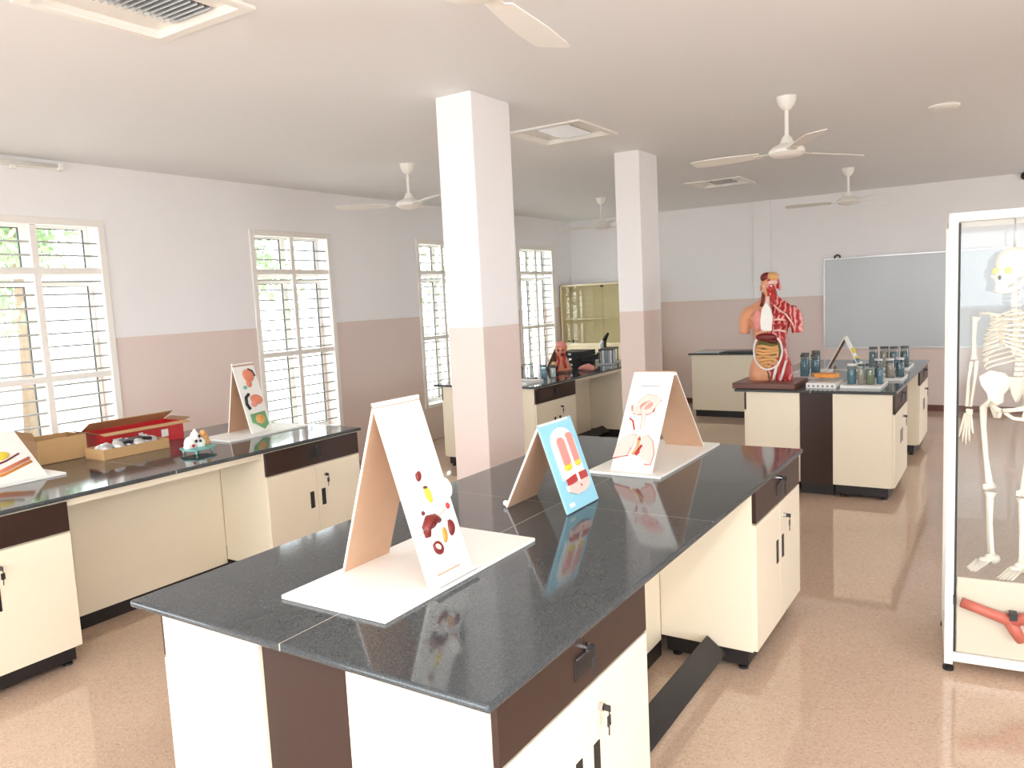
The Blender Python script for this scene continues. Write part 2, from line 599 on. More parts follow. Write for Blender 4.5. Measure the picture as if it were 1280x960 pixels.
# ------------------------------------------------------------------ ceiling fixtures
def make_troffer():
    r = thing('recessed_light', '', 'ceiling light', (0, 0, H), group='square recessed ceiling lights')
    bm = bmesh.new()
    for a in ((-0.31, -0.265, -0.31, 0.31), (0.265, 0.31, -0.31, 0.31), (-0.265, 0.265, -0.31, -0.265), (-0.265, 0.265, 0.265, 0.31)):
        box(bm, *a, -0.012, 0.0)
    obj('frame', bm, 'white_paint', r)
    bm = bmesh.new()
    for a in ((-0.27, -0.262, -0.27, 0.27), (0.262, 0.27, -0.27, 0.27), (-0.262, 0.262, -0.27, -0.262), (-0.262, 0.262, 0.262, 0.27)):
        box(bm, *a, 0.0, 0.11)
    box(bm, -0.27, 0.27, -0.27, 0.27, 0.11, 0.12)
    obj('housing', bm, 'white_paint', r)
    # central ridge with two louvre bays each side
    B('centre_rail', 'white_paint', r, -0.262, -0.13, -0.262, 0.262, 0.02, 0.05, bev=0.004)
    B('centre_rail', 'white_paint', r, 0.13, 0.262, -0.262, 0.262, 0.02, 0.05, bev=0.004)
    first = None
    for k in range(17):
        y = -0.24 + 0.03 * k
        if first is None:
            first = B('louvre', 'louvre_metal', r, -0.13, 0.13, -0.002, 0.002, 0.012, 0.05, loc=(0, y, 0), rot=(R(18), 0, 0))
        else:
            c = first.copy(); col.objects.link(c); c.location = (0, y, 0)
    for s in (-1, 1):
        T('tube_lamp', 'white_plastic', r, [(s * 0.06, -0.25, 0.085), (s * 0.06, 0.25, 0.085)], 0.013, 10)
    return r
t0 = make_troffer()
t0.location = (TROF[0][0], TROF[0][1], H)
t0['label'] = 'square white recessed louvre light nearest, above the left bench boxes'
dup(t0, 'square recessed louvre light between the two columns', (TROF[1][0], TROF[1][1], H))
dup(t0, 'small far recessed louvre light beyond the second column', (TROF[2][0], TROF[2][1], H))

def make_fan():
    r = thing('ceiling_fan', '', 'ceiling fan', (0, 0, H), group='white ceiling fans')
    L('canopy', 'white_paint', r, [(0.062, 0), (0.06, -0.02), (0.05, -0.05), (0.03, -0.08), (0.018, -0.085)], 20)
    L('down_rod', 'white_paint', r, [(0.013, -0.08), (0.013, -0.27)], 12)
    L('bell', 'white_paint', r, [(0.016, -0.24), (0.03, -0.255), (0.045, -0.29), (0.05, -0.31)], 18)
    m = L('motor', 'white_paint', r, [(0.05, -0.295), (0.095, -0.315), (0.112, -0.335), (0.112, -0.352), (0.09, -0.37), (0.05, -0.38), (0.01, -0.384)], 28)
    for k in range(3):
        a = R(120 * k)
        bm = bmesh.new()
        # blade along +x, slightly pitched
        n = 8
        top, bot = [], []
        for i in range(n + 1):
            x = 0.17 + 0.46 * i / n
            hwid = 0.045 + 0.022 * min(1, i / 4)
            if i == n:
                hwid *= 0.86
            top.append((x, hwid)); bot.append((x, -hwid))
        poly = top + bot[::-1]
        A = [bm.verts.new((x, y, 0.002 + y * 0.18)) for x, y in poly]
        Bv = [bm.verts.new((x, y, -0.002 + y * 0.18)) for x, y in poly]
        N = len(poly)
        bm.faces.new(A); bm.faces.new(Bv[::-1])
        for i in range(N):
            bm.faces.new((A[i], Bv[i], Bv[(i + 1) % N], A[(i + 1) % N]))
        bl = obj('blade', bm, 'white_paint', r, (0, 0, -0.345), (0, 0, a))
        bm = bmesh.new()
        box(bm, 0.09, 0.21, -0.022, 0.022, -0.006, -0.002, bev=0.001)
        obj('bracket', bm, 'white_paint', bl)
    return r
f0 = make_fan()
fans = [(-1.25, 1.82, 99, 'white ceiling fan at the top edge, nearest the camera'),
        (-1.25, 5.30, 58, 'white three-blade ceiling fan right of the second column, larger of the right pair'),
        (-1.50, 9.00, 66, 'small far white ceiling fan in front of the grey whiteboard wall'),
        (-4.42, 5.31, 92, 'white ceiling fan left of the first column'),
        (-4.36, 8.95, 66, 'small far white ceiling fan between the two columns')]
for i, (x, y, a, lb) in enumerate(fans):
    if i == 0:
        f0.location = (x, y, H); f0.rotation_euler = (0, 0, R(a)); f0['label'] = lb
    else:
        dup(f0, lb, (x, y, H), R(a))
r = thing('tube_light', 'white batten tube light high on the left wall, cut by left edge', 'wall light', (WX, 2.62, 2.85))
B('batten', 'white_paint', r, 0.0, 0.03, -0.61, 0.61, -0.022, 0.022, bev=0.003)
T('lamp_tube', 'white_plastic', r, [(0.045, -0.58, 0.0), (0.045, 0.58, 0.0)], 0.013, 12)
for q in (-1, 1):
    B('end_cap', 'white_plastic', r, 0.0, 0.06, q * 0.60 - 0.018, q * 0.60 + 0.018, -0.026, 0.026, bev=0.004)
B('starter', 'white_plastic', r, 0.02, 0.045, 0.25, 0.29, -0.045, -0.02, bev=0.003)
o = L('smoke_detector', 'white_paint', None, [(0.10, 0), (0.10, -0.012), (0.085, -0.024), (0.05, -0.03), (0.01, -0.032)], 24, loc=(-0.442, 6.398, H))
tag(o, 'round white disc fitting on the ceiling right of the fans', 'ceiling fitting')
r = thing('security_camera', 'small black dome camera at the top of back wall right edge', 'camera', (0.075, YB - 0.03, 2.86))
B('mount_plate', 'white_paint', r, -0.05, 0.05, 0.0, 0.03, -0.05, 0.04, bev=0.004)
E_('dome', 'black_plastic', r, (0, -0.03, -0.005), (0.045, 0.045, 0.045))

# ------------------------------------------------------------------ cabinets and benches
CT = 0.838   # cabinet top
SLAB = 0.86
def make_cabinet(wd=0.815, dp=0.43, label=''):
    r = thing('lab_cabinet', label, 'cabinet', group='cream lab bench cabinets')
    h = wd / 2
    B('body', 'cream', r, -h, h, 0.0, dp, 0.10, CT, bev=0.002)
    B('plinth', 'black_kick', r, -h + 0.02, h - 0.02, 0.03, dp - 0.02, 0.025, 0.10)
    for sx in (-1, 1):
        for y in (0.06, dp - 0.06):
            L('foot', 'black_plastic', r, [(0.022, 0), (0.022, 0.012), (0.012, 0.014), (0.012, 0.03)], 12, c=(sx * (h - 0.05), y, 0))
    d = B('drawer', 'dark_brown', r, -h + 0.006, h - 0.006, -0.018, 0.0, 0.684, 0.828, bev=0.0015)
    # recessed pull, lock and keys
    bm = bmesh.new()
    box(bm, -0.055, 0.055, -0.0205, -0.0175, 0.725, 0.785, bev=0.001)
    obj('pull_recess', bm, 'black_plastic', d)
    bm = bmesh.new()
    tube(bm, [(-0.05, -0.0215, 0.782), (0.05, -0.0215, 0.782)], 0.004, 8)
    obj('pull_lip', bm, 'dark_metal', d, smooth=True)
    key_set(d, 0.0, -0.018, 0.80)
    for s in (-1, 1):
        a, b = (-h + 0.006, -0.0015) if s < 0 else (0.0015, h - 0.006)
        dr = B('door', 'cream', r, a, b, -0.018, 0.0, 0.105, 0.676, bev=0.0015)
        cx = s * 0.05
        B('handle_slot', 'black_plastic', dr, cx - 0.017, cx + 0.017, -0.021, -0.0175, 0.40, 0.51, bev=0.001)
        if s > 0:
            key_set(dr, 0.075, -0.018, 0.60)
    return r

def key_set(parent, x, y, z):
    bm = bmesh.new()
    m0 = [(x, y, z), (x, y - 0.014, z)]
    tube(bm, m0, 0.011, 12)
    obj('lock', bm, 'chrome', parent, smooth=False)
    bm = bmesh.new()
    box(bm, x - 0.002, x + 0.002, y - 0.034, y - 0.013, z - 0.009, z + 0.009, bev=0.0008)
    box(bm, x - 0.009, x + 0.009, y - 0.030, y - 0.026, z - 0.05, z - 0.02, bev=0.001)
    tube(bm, [(x, y - 0.028, z - 0.004), (x + 0.004, y - 0.028, z - 0.022)], 0.0018, 6)
    tube(bm, [(x, y - 0.028, z - 0.05), (x - 0.002, y - 0.028, z - 0.075)], 0.0022, 6)
    obj('key', bm, 'dark_metal', parent)

CAB = make_cabinet()
cab_used = [False]
def cabinet(x, y, rz, label):
    if not cab_used[0]:
        cab_used[0] = True
        CAB.location = (x, y, 0); CAB.rotation_euler = (0, 0, rz); CAB['label'] = label
        return CAB
    return dup(CAB, label, (x, y, 0), rz)

def slab_mesh(bm, x0, x1, y0, y1, round_sides):
    box(bm, x0, x1, y0, y1, CT, SLAB, bev=0.0)
    # round only outer edges: bevel top/bottom edges lying on outer sides
    es = []
    bm.edges.ensure_lookup_table()
    for e in bm.edges:
        a, b = e.verts
        for s, (ax, val) in {'l': (0, x0), 'r': (0, x1), 'n': (1, y0), 'f': (1, y1)}.items():
            if s in round_sides and abs(a.co[ax] - val) < 1e-6 and abs(b.co[ax] - val) < 1e-6 and e not in es:
                es.append(e)
    if es:
        bmesh.ops.bevel(bm, geom=es, offset=0.0085, segments=3, profile=0.5, affect='EDGES')

def worktop(label, x0, x1, y0, y1, xs, ys):
    r = thing('granite_worktop', label, 'worktop', ((x0 + x1) / 2, (y0 + y1) / 2, CT), group='black granite worktops')
    cx, cy = (x0 + x1) / 2, (y0 + y1) / 2
    X = [x0] + xs + [x1]; Y = [y0] + ys + [y1]
    j = 0.0018
    for i in range(len(X) - 1):
        for k in range(len(Y) - 1):
            s = ('l' if i == 0 else '') + ('r' if i == len(X) - 2 else '') + ('n' if k == 0 else '') + ('f' if k == len(Y) - 2 else '')
            bm = bmesh.new()
            slab_mesh(bm, X[i] + (j if i else 0), X[i + 1] - (j if i < len(X) - 2 else 0), Y[k] + (j if k else 0), Y[k + 1] - (j if k < len(Y) - 2 else 0), s)
            obj('slab', bm, 'granite', r, (-cx, -cy, -CT))
    bm = bmesh.new()
    for x in xs:
        box(bm, x - j, x + j, y0 + 0.004, y1 - 0.004, CT + 0.002, SLAB - 0.0004)
    for y in ys:
        for a, b in zip([x0 + 0.004] + [x + j for x in xs], [x - j for x in xs] + [x1 - 0.004]):
            box(bm, a, b, y - j, y + j, CT + 0.002, SLAB - 0.0004)
    obj('joint', bm, 'joint_grout', r, (-cx, -cy, -CT))
    return r

def bench(d, x0, x1, y0, y1, xs, ys, where, near_left=True):
    """double-sided bench: right face +X, left face -X"""
    worktop('dark speckled granite worktop of %s' % where, x0, x1, y0, y1, xs, ys)
    xr, xl = x1 - 0.035, x0 + 0.09
    ya, yb = y0 + 0.045, y1 - 0.02
    cw = 0.815
    cab_l = {}
    cabinet(xr, ya + cw / 2, R(90), 'cream two-door cabinet under near right end of %s' % where)
    cabinet(xr, yb - cw / 2, R(90), 'cream two-door cabinet under far right end of %s' % where)
    cabinet(xl, ya + cw / 2, R(-90), 'cream cabinet on the window side, near end of %s' % where)
    cabinet(xl, yb - cw / 2, R(-90), 'cream cabinet on the window side, far end of %s' % where)
    a, b = xl + 0.43, xr - 0.43
    for q, (yy, s, nm) in enumerate(((ya + 0.012, 1, 'near'), (yb - 0.012, -1, 'far'))):
        rr = thing('service_panel', 'dark brown upright panel at the %s end of %s' % (nm, where), 'panel', ((a + b) / 2, yy, 0), group='brown end panels')
        hw = (b - a) / 2 - 0.001
        B('panel', 'dark_brown', rr, -hw, hw, 0 if s > 0 else -0.02, 0.02 if s > 0 else 0, 0.09, CT, bev=0.0015)
        B('kick_strip', 'black_kick', rr, -hw, hw, 0.03 * s if s > 0 else -0.045, 0.045 if s > 0 else -0.03, 0.0, 0.09)
    # knee space: back panels with rails and kick strips on both sides
    k0, k1 = ya + cw, yb - cw
    for x, s, nm in ((b, 1, 'right'), (a, -1, 'window')):
        rr = thing('knee_panel', 'cream knee space panel, %s side of %s' % (nm, where), 'panel', (x, (k0 + k1) / 2, 0), group='cream knee space panels')
        hk = (k1 - k0) / 2 - 0.001
        xa, xb = (-0.02, 0.0) if s > 0 else (0.0, 0.02)
        B('panel', 'cream', rr, xa, xb, -hk, hk, 0.075, CT, bev=0.001)
        B('kick_strip', 'black_kick', rr, xa - 0.002 if s > 0 else xa, xb if s > 0 else xb + 0.002, -hk, hk, 0.0, 0.074)
        xf = 0.43 - 0.03
        B('apron_rail', 'cream', rr, (xf if s > 0 else -xf - 0.018), (xf + 0.018 if s > 0 else -xf), -hk, hk, CT - 0.04, CT, bev=0.001)
    return xr, k0, k1, b

b1 = bench('near', -2.215, -0.905, 1.245, 4.125, [-1.555], [2.70], 'the foreground bench')
b2 = bench('left', -5.085, -3.838, 1.06, 3.94, [-4.46], [2.5], 'the left bench')
b3 = bench('far', -1.973, -0.735, 6.45, 9.17, [-1.36], [7.8], 'the far right bench')
b4 = bench('farleft', -5.06, -3.83, 6.28, 9.16, [-4.44], [7.7], 'the far left bench')

def footrest(x, k0, k1, tilt, label):
    r = B('footrest_board', 'black_kick', None, -0.055, 0.055, k0 + 0.01 - (k0 + k1) / 2, k1 - 0.01 - (k0 + k1) / 2, 0, 0.016, bev=0.002, loc=(x, (k0 + k1) / 2, 0.10), rot=(0, R(tilt), 0))
    return tag(r, label, 'footrest', 'dark footrest boards')
footrest(-1.11, b1[1], b1[2], 38, 'dark tilted footrest board across the knee space of foreground bench')
footrest(-4.10, b4[1], b4[2], 30, 'dark tilted footrest board under the far left bench')

# teacher bench in front of back wall
r = thing('demonstration_bench', 'plain cream bench with black top in front of the back wall', 'bench', (-3.22, 10.42, 0))
B('top', 'granite', r, -0.47, 0.47, -0.36, 0.36, CT, SLAB, bev=0.004)
B('front_panel', 'cream', r, -0.435, 0.435, -0.32, -0.30, 0.09, CT, bev=0.002)
B('body', 'cream', r, -0.435, 0.435, -0.30, 0.32, 0.09, CT, bev=0.002)
B('plinth', 'black_kick', r, -0.40, 0.40, -0.29, 0.29, 0.0, 0.09)
o = B('file_folder', 'dark_metal', None, -0.20, 0.20, -0.13, 0.13, 0, 0.022, bev=0.003, loc=(-3.02, 10.22, SLAB), rot=(0, 0, R(4)))
tag(o, 'flat black folder on the plain cream back bench', 'folder')
o = B('paper_stack', 'whiteboard_grey', None, -0.16, 0.16, -0.11, 0.11, 0, 0.014, bev=0.002, loc=(-3.42, 10.2, SLAB), rot=(0, 0, R(-6)))
tag(o, 'thin grey stack of papers on the plain cream back bench', 'papers')

# ------------------------------------------------------------------ display stands
def panel_obj(name, m, root, b0, b1, t0, t1, th=0.008):
    """upright panel: b0,b1 bottom left/right seen from its face, t0,t1 top; local x=width, z=height, -y=face"""
    b0, b1, t0, t1 = map(Vector, (b0, b1, t0, t1))
    mb, mt = (b0 + b1) / 2, (t0 + t1) / 2
    ex = (b1 - b0).normalized()
    ez = (mt - mb)
    h = ez.length
    ez = (ez - ex * ez.dot(ex)).normalized()
    ey = ez.cross(ex)
    wd = (b1 - b0).length
    bm = bmesh.new()
    box(bm, -wd / 2, wd / 2, 0, th, 0, h, bev=0.0012)
    o = obj(name, bm, m, root)
    o.matrix_local = Matrix(((ex.x, ey.x, ez.x, mb.x - root.location.x), (ex.y, ey.y, ez.y, mb.y - root.location.y), (ex.z, ey.z, ez.z, mb.z - root.location.z), (0, 0, 0, 1)))
    return o, wd, h

def blob(p, name, m, x, z, rx, rz, ry=0.008, a=0.0):
    bm = bmesh.new()
    ell(bm, (0, 0, 0), (rx, ry, rz), None, 12, 8)
    o = obj(name, bm, m, p, (x, -0.001, z), (0, R(a), 0), smooth=True)
    return o

def relief(p, name, m, poly, th=0.008):
    bm = bmesh.new()
    prism(bm, poly, -th, 0.0)
    return obj(name, bm, m, p)

def vessel(p, name, m, pts, r):
    bm = bmesh.new()
    tube(bm, [(x, -0.003, z) for x, z in pts], r, 7)
    return obj(name, bm, m, p, smooth=True)

def aframe(label, base, fb0, fb1, ft0, ft1, bb0, bb1, bz, face='white_board_panel', base_rz=0):
    """fb = front panel bottom (left,right as seen on the face), ft = ridge, bb = back panel bottom (left,right on its own outer face)"""
    mid = (Vector(fb0) + Vector(fb1) + Vector(bb0) + Vector(bb1)) / 4
    r = thing('display_stand', label, 'display stand', (mid.x, mid.y, SLAB), group='A-frame anatomy display stands')
    if base:
        B('base_board', 'white_board_panel', r, base[0] - mid.x, base[1] - mid.x, base[2] - mid.y, base[3] - mid.y, 0, 0.012, bev=0.0015)
    f, wd, h = panel_obj('front_panel', face, r, fb0, fb1, ft0, ft1)
    # MDF inner lining of the front panel
    B('panel_back', 'mdf', f, -wd / 2 + 0.002, wd / 2 - 0.002, 0.008, 0.010, 0.004, h - 0.004)
    bk, w2, h2 = panel_obj('back_panel', 'white_board_panel', r, bb0, bb1, ft1, ft0)
    B('panel_back', 'mdf', bk, -w2 / 2 + 0.0006, w2 / 2 - 0.0006, 0.008, 0.0105, 0.002, h2 - 0.012)
    return r, f, wd, h

BZ = SLAB + 0.0125
# --- tall white stand in the foreground (organ relief)
r1, p, w_, h_ = aframe('tall white display stand with food-organ relief, nearest on the foreground bench', (-1.793, -1.388, 1.462, 2.235),
    (-1.412, 1.685, BZ), (-1.412, 1.895, BZ), (-1.590, 1.685, 1.415), (-1.590, 1.895, 1.415), (-1.768, 1.895, BZ), (-1.768, 1.685, BZ), BZ)
blob(p, 'organ', 'dark_red', -0.010, 0.325, 0.012, 0.018, 0.008, 20)
blob(p, 'organ', 'yellow', 0.008, 0.262, 0.014, 0.028, 0.006, -8)
blob(p, 'organ', 'liver', 0.002, 0.285, 0.007, 0.005, 0.010)
vessel(p, 'organ', 'dark_red', [(-0.052, 0.142), (-0.048, 0.170), (-0.028, 0.186), (0.002, 0.186), (0.020, 0.176)], [0.010, 0.017, 0.020, 0.016, 0.009])
blob(p, 'organ', 'liver', -0.020, 0.172, 0.018, 0.010, 0.020, -20)
blob(p, 'organ', 'dark_red', 0.060, 0.142, 0.018, 0.026, 0.012, 20)
blob(p, 'organ', 'dark_red', -0.020, 0.102, 0.020, 0.024, 0.012, -35)
blob(p, 'organ', 'pale_pink', -0.026, 0.105, 0.010, 0.014, 0.016, -35)
blob(p, 'organ', 'orange', 0.020, 0.130, 0.014, 0.027, 0.012, 15)
blob(p, 'organ', 'pale_pink', -0.082, 0.160, 0.022, 0.005, 0.004, -8)
blob(p, 'organ', 'teal', -0.060, 0.166, 0.006, 0.004, 0.004)
blob(p, 'organ', 'liver', -0.040, 0.214, 0.006, 0.007)
blob(p, 'organ', 'red', 0.078, 0.208, 0.008, 0.010)
blob(p, 'organ', 'pale_pink', 0.040, 0.196, 0.026, 0.005, 0.004, -14)
blob(p, 'organ', 'white_plastic', 0.100, 0.262, 0.018, 0.032, 0.016)
blob(p, 'organ', 'white_plastic', 0.010, 0.140, 0.055, 0.050, 0.006)
blob(p, 'organ', 'white_plastic', 0.0, 0.38, 0.035, 0.055, 0.008)
relief(p, 'caption', 'mdf', [(-0.06, 0.024), (0.05, 0.024), (0.05, 0.030), (-0.06, 0.030)], 0.001)
B('ledge', 'white_board_panel', p, -w_ / 2, w_ / 2, -0.03, 0.0, 0.0, 0.006)
# --- blue stand with tongue-like section
r2, p, w_, h_ = aframe('small light blue display board with red finger section relief', None,
    (-1.432, 2.556, SLAB + 0.0045), (-1.432, 2.82, SLAB + 0.0045), (-1.552, 2.556, 1.208), (-1.552, 2.82, 1.208), (-1.722, 2.79, SLAB + 0.0045), (-1.722, 2.556, SLAB + 0.0045), SLAB, face='light_blue')
W2, H2 = w_, h_
def arch(x0, x1, z0, z1, n=8):
    cx, rx = (x0 + x1) / 2, (x1 - x0) / 2
    return [(x0, z0), (x1, z0)] + [(cx + rx * math.cos(math.pi * k / n), z1 - rx + rx * math.sin(math.pi * k / n)) for k in range(n + 1)]
relief(p, 'relief_base', 'white_plastic', arch(-0.062, 0.062, 0.11, 0.315), 0.006)
relief(p, 'relief_lobe', 'pink', arch(-0.038, 0.0, 0.165, 0.275), 0.012)
relief(p, 'relief_lobe', 'pink', arch(0.018, 0.052, 0.165, 0.285), 0.012)
blob(p, 'relief_band', 'yellow', -0.018, 0.152, 0.026, 0.016, 0.014)
blob(p, 'relief_band', 'yellow', 0.040, 0.158, 0.022, 0.016, 0.014)
relief(p, 'relief_band', 'red', [(-0.045, 0.085), (0.0, 0.090), (0.0, 0.118), (-0.045, 0.110)], 0.014)
relief(p, 'relief_band', 'red', [(0.018, 0.088), (0.062, 0.088), (0.062, 0.118), (0.018, 0.118)], 0.014)
relief(p, 'relief_shaft', 'white_plastic', [(0.0, 0.085), (0.016, 0.085), (0.014, 0.27), (0.002, 0.27)], 0.013)
relief(p, 'relief_tip', 'pale_pink', [(-0.058, 0.085), (-0.055, 0.06), (-0.02, 0.04), (0.02, 0.04), (0.058, 0.055), (0.068, 0.072), (0.066, 0.092), (0.02, 0.086), (-0.03, 0.084)], 0.012)
blob(p, 'relief_spot', 'red', 0.012, 0.068, 0.007, 0.010, 0.014)
relief(p, 'caption', 'white_plastic', [(-0.10, 0.018), (-0.06, 0.018), (-0.06, 0.034), (-0.10, 0.034)], 0.0008)
for c in p.children:
    if c.name.startswith('relief'):
        c.scale.x = 1.4
        c.location.x *= 1.4
        c.location.z += 0.016
for yy in (2.58, 2.77):
    o = E_('hinge_pin', 'white_plastic', r2, (-1.735 - r2.location.x, yy - r2.location.y, 0.0135), (0.012, 0.012, 0.012))
# --- white respiratory stand
r3, p, w_, h_ = aframe('white display stand with pink nose and lung relief, farther on the foreground bench', (-1.700, -1.330, 3.235, 4.085),
    (-1.602, 3.285, BZ), (-1.392, 3.285, BZ), (-1.602, 3.60, 1.308), (-1.392, 3.60, 1.308), (-1.380, 3.975, BZ), (-1.590, 3.975, BZ), BZ)
vessel(p, 'relief_throat', 'pale_pink', [(0.02, 0.37), (-0.01, 0.33), (0.005, 0.27), (0.008, 0.22)], 0.012)
relief(p, 'relief_head', 'pale_pink', [(-0.06, 0.31), (-0.045, 0.355), (-0.005, 0.405), (0.05, 0.40), (0.075, 0.375), (0.055, 0.345), (0.04, 0.31), (0.015, 0.30), (-0.02, 0.30), (-0.04, 0.295)], 0.008)
blob(p, 'relief_nose', 'pink', 0.005, 0.345, 0.045, 0.028, 0.012, -20)
vessel(p, 'relief_edge', 'pink', [(-0.07, 0.345), (-0.066, 0.32), (-0.055, 0.31)], 0.005)
vessel(p, 'relief_edge', 'red', [(-0.068, 0.275), (-0.048, 0.262), (-0.038, 0.235), (-0.03, 0.215)], 0.004)
vessel(p, 'relief_edge', 'red', [(0.048, 0.395), (0.072, 0.378), (0.05, 0.352), (0.046, 0.315)], 0.004)
relief(p, 'lung', 'pale_pink', [(-0.105, 0.06), (-0.10, 0.115), (-0.075, 0.165), (-0.035, 0.19), (-0.012, 0.185), (-0.018, 0.13), (-0.03, 0.08)], 0.008)
relief(p, 'lung', 'pale_pink', [(0.03, 0.075), (0.02, 0.13), (0.02, 0.175), (0.045, 0.188), (0.075, 0.16), (0.095, 0.10), (0.09, 0.04)], 0.008)
vessel(p, 'lung_outline', 'red', [(-0.105, 0.06), (-0.10, 0.115), (-0.075, 0.165), (-0.035, 0.19), (-0.012, 0.185)], 0.0042)
vessel(p, 'lung_outline', 'pink', [(0.02, 0.175), (0.045, 0.188), (0.075, 0.16), (0.095, 0.10), (0.09, 0.04), (0.06, 0.04)], 0.0042)
vessel(p, 'lung_outline', 'red', [(-0.105, 0.06), (-0.06, 0.075), (-0.03, 0.08)], 0.004)
vessel(p, 'bronchus', 'red', [(0.028, 0.135), (0.015, 0.10), (0.005, 0.085)], 0.008)
vessel(p, 'bronchus', 'pink', [(-0.025, 0.12), (-0.035, 0.085)], 0.006)
vessel(p, 'bronchus', 'tan', [(0.005, 0.18), (0.005, 0.12), (-0.01, 0.085)], 0.007)
blob(p, 'relief_spot', 'red', 0.006, 0.165, 0.008, 0.007, 0.010)
for k in range(5):
    vessel(p, 'bronchiole', 'pink', [(-0.022 - 0.014 * k, 0.155 - 0.010 * k), (-0.034 - 0.013 * k, 0.125 - 0.010 * k), (-0.04 - 0.012 * k, 0.09 - 0.006 * k)], 0.0022)
    vessel(p, 'bronchiole', 'pink', [(0.034 + 0.010 * k, 0.150 - 0.010 * k), (0.042 + 0.009 * k, 0.115 - 0.010 * k), (0.046 + 0.008 * k, 0.075 - 0.006 * k)], 0.0022)
vessel(p, 'relief_edge', 'pink', [(-0.045, 0.36), (-0.005, 0.408), (0.045, 0.402)], 0.003)
vessel(p, 'relief_edge', 'pink', [(-0.055, 0.302), (-0.02, 0.296), (0.02, 0.298), (0.045, 0.315)], 0.0035)
relief(p, 'caption', 'grey_text', [(-0.05, 0.455), (0.05, 0.455), (0.05, 0.459), (-0.05, 0.459)], 0.0008)
B('top_edge', 'mdf', r3, -1.602 - r3.location.x, -1.392 - r3.location.x, 3.600 - r3.location.y, 3.62 - r3.location.y, 1.302 - SLAB, 1.312 - SLAB, bev=0.001)
# --- stand on left bench
r4, p, w_, h_ = aframe('white display stand with orange organ relief on the left bench by the second window', (-4.60, -4.285, 3.19, 3.86),
    (-4.377, 3.437, BZ), (-4.413, 3.643, BZ), (-4.500, 3.405, 1.352), (-4.536, 3.611, 1.352), (-4.620, 3.607, BZ), (-4.584, 3.401, BZ), BZ)
blob(p, 'organ', 'salmon', 0.02, 0.40, 0.055, 0.045, 0.014, 20)
vessel(p, 'organ_edge', 'black_plastic', [(0.03, 0.445), (0.065, 0.43), (0.08, 0.39)], 0.007)
blob(p, 'organ', 'salmon', 0.005, 0.345, 0.025, 0.03, 0.012)
blob(p, 'organ', 'salmon', 0.035, 0.225, 0.06, 0.035, 0.014, 12)
vessel(p, 'organ_edge', 'black_plastic', [(-0.03, 0.27), (-0.065, 0.25), (-0.075, 0.205), (-0.055, 0.165)], 0.012)
blob(p, 'organ', 'pink', 0.0, 0.195, 0.03, 0.02, 0.014)
relief(p, 'organ_plate', 'green', [(-0.07, 0.13), (0.075, 0.135), (0.08, 0.04), (0.03, 0.01), (-0.03, 0.05), (-0.07, 0.07)], 0.007)
blob(p, 'organ', 'tan', 0.01, 0.085, 0.05, 0.038, 0.014)
blob(p, 'organ', 'orange', 0.015, 0.09, 0.025, 0.02, 0.018)
blob(p, 'organ', 'teal', -0.04, 0.32, 0.02, 0.014, 0.004)
relief(p, 'caption', 'black_plastic', [(-0.075, 0.475), (0.06, 0.475), (0.06, 0.482), (-0.075, 0.482)], 0.0008)
# --- stand cut by left edge
r5, p, w_, h_ = aframe('white display board with orange stripes cut off by the left edge', (-4.88, -4.38, 1.52, 2.19),
    (-4.42, 1.77, BZ), (-4.42, 2.11, BZ), (-4.74, 1.75, 1.10), (-4.74, 2.09, 1.10), (-4.86, 2.05, BZ), (-4.86, 1.80, BZ), BZ)
vessel(p, 'stripe', 'salmon', [(-0.16, 0.06), (-0.02, 0.09), (0.14, 0.15)], 0.010)
vessel(p, 'stripe', 'orange', [(-0.16, 0.035), (-0.02, 0.062), (0.14, 0.122)], 0.008)
blob(p, 'organ', 'yellow', 0.02, 0.205, 0.05, 0.03, 0.012, -15)
vessel(p, 'stripe', 'dark_red', [(-0.05, 0.135), (0.03, 0.16), (0.11, 0.20)], 0.005)
vessel(p, 'stripe', 'black_plastic', [(-0.06, 0.27), (-0.02, 0.26), (0.0, 0.24)], 0.008)

# ------------------------------------------------------------------ things on the left bench
def open_carton(name, label, x0, x1, y0, y1, h, m, mi):
    cx, cy = (x0 + x1) / 2, (y0 + y1) / 2
    r = thing(name, label, 'carton', (cx, cy, SLAB + 0.001))
    a, b = (x1 - x0) / 2, (y1 - y0) / 2
    t = 0.004
    B('bottom', mi, r, -a, a, -b, b, 0, t)
    B('side', m, r, a - t, a, -b, b, t, h)
    B('side', m, r, -a, -a + t, -b, b, t, h)
    B('end', mi, r, -a + t, a - t, -b, -b + t, t, h)
    B('end', mi, r, -a + t, a - t, b - t, b, t, h)
    return r, a, b
r, a, b = open_carton('cardboard_box', 'long plain brown cardboard box, open, at the window end of left bench', -5.02, -4.80, 2.255, 2.54, 0.145, 'cardboard', 'cardboard_dark')
o = B('flap', 'cardboard_dark', r, -0.004, 0, -b, b, 0, 0.10, loc=(-a, 0, 0.145), rot=(0, R(-115), 0))
o = B('flap', 'cardboard_dark', r, -a, a, -0.004, 0, 0, 0.06, loc=(0, -b, 0.145), rot=(R(24), 0, 0))
r, a, b = open_carton('cardboard_tray', 'shallow brown cardboard tray with wrapped parts on the left bench', -4.755, -4.55, 2.50, 2.93, 0.062, 'cardboard', 'cardboard')
rr = thing('wrapped_models', 'grey and black plastic-wrapped parts lying in the cardboard tray', 'package', (-4.65, 2.72, SLAB + 0.006))
bm = bmesh.new()
for k in range(9):
    ell(bm, (random.uniform(-0.05, 0.05), -0.17 + 0.042 * k, 0.04 + random.uniform(0, 0.015)), (0.045, 0.035, 0.03), Euler((random.random(), random.random(), random.random())), 8, 6)
obj('wrapping', bm, 'aluminium', rr, smooth=True)
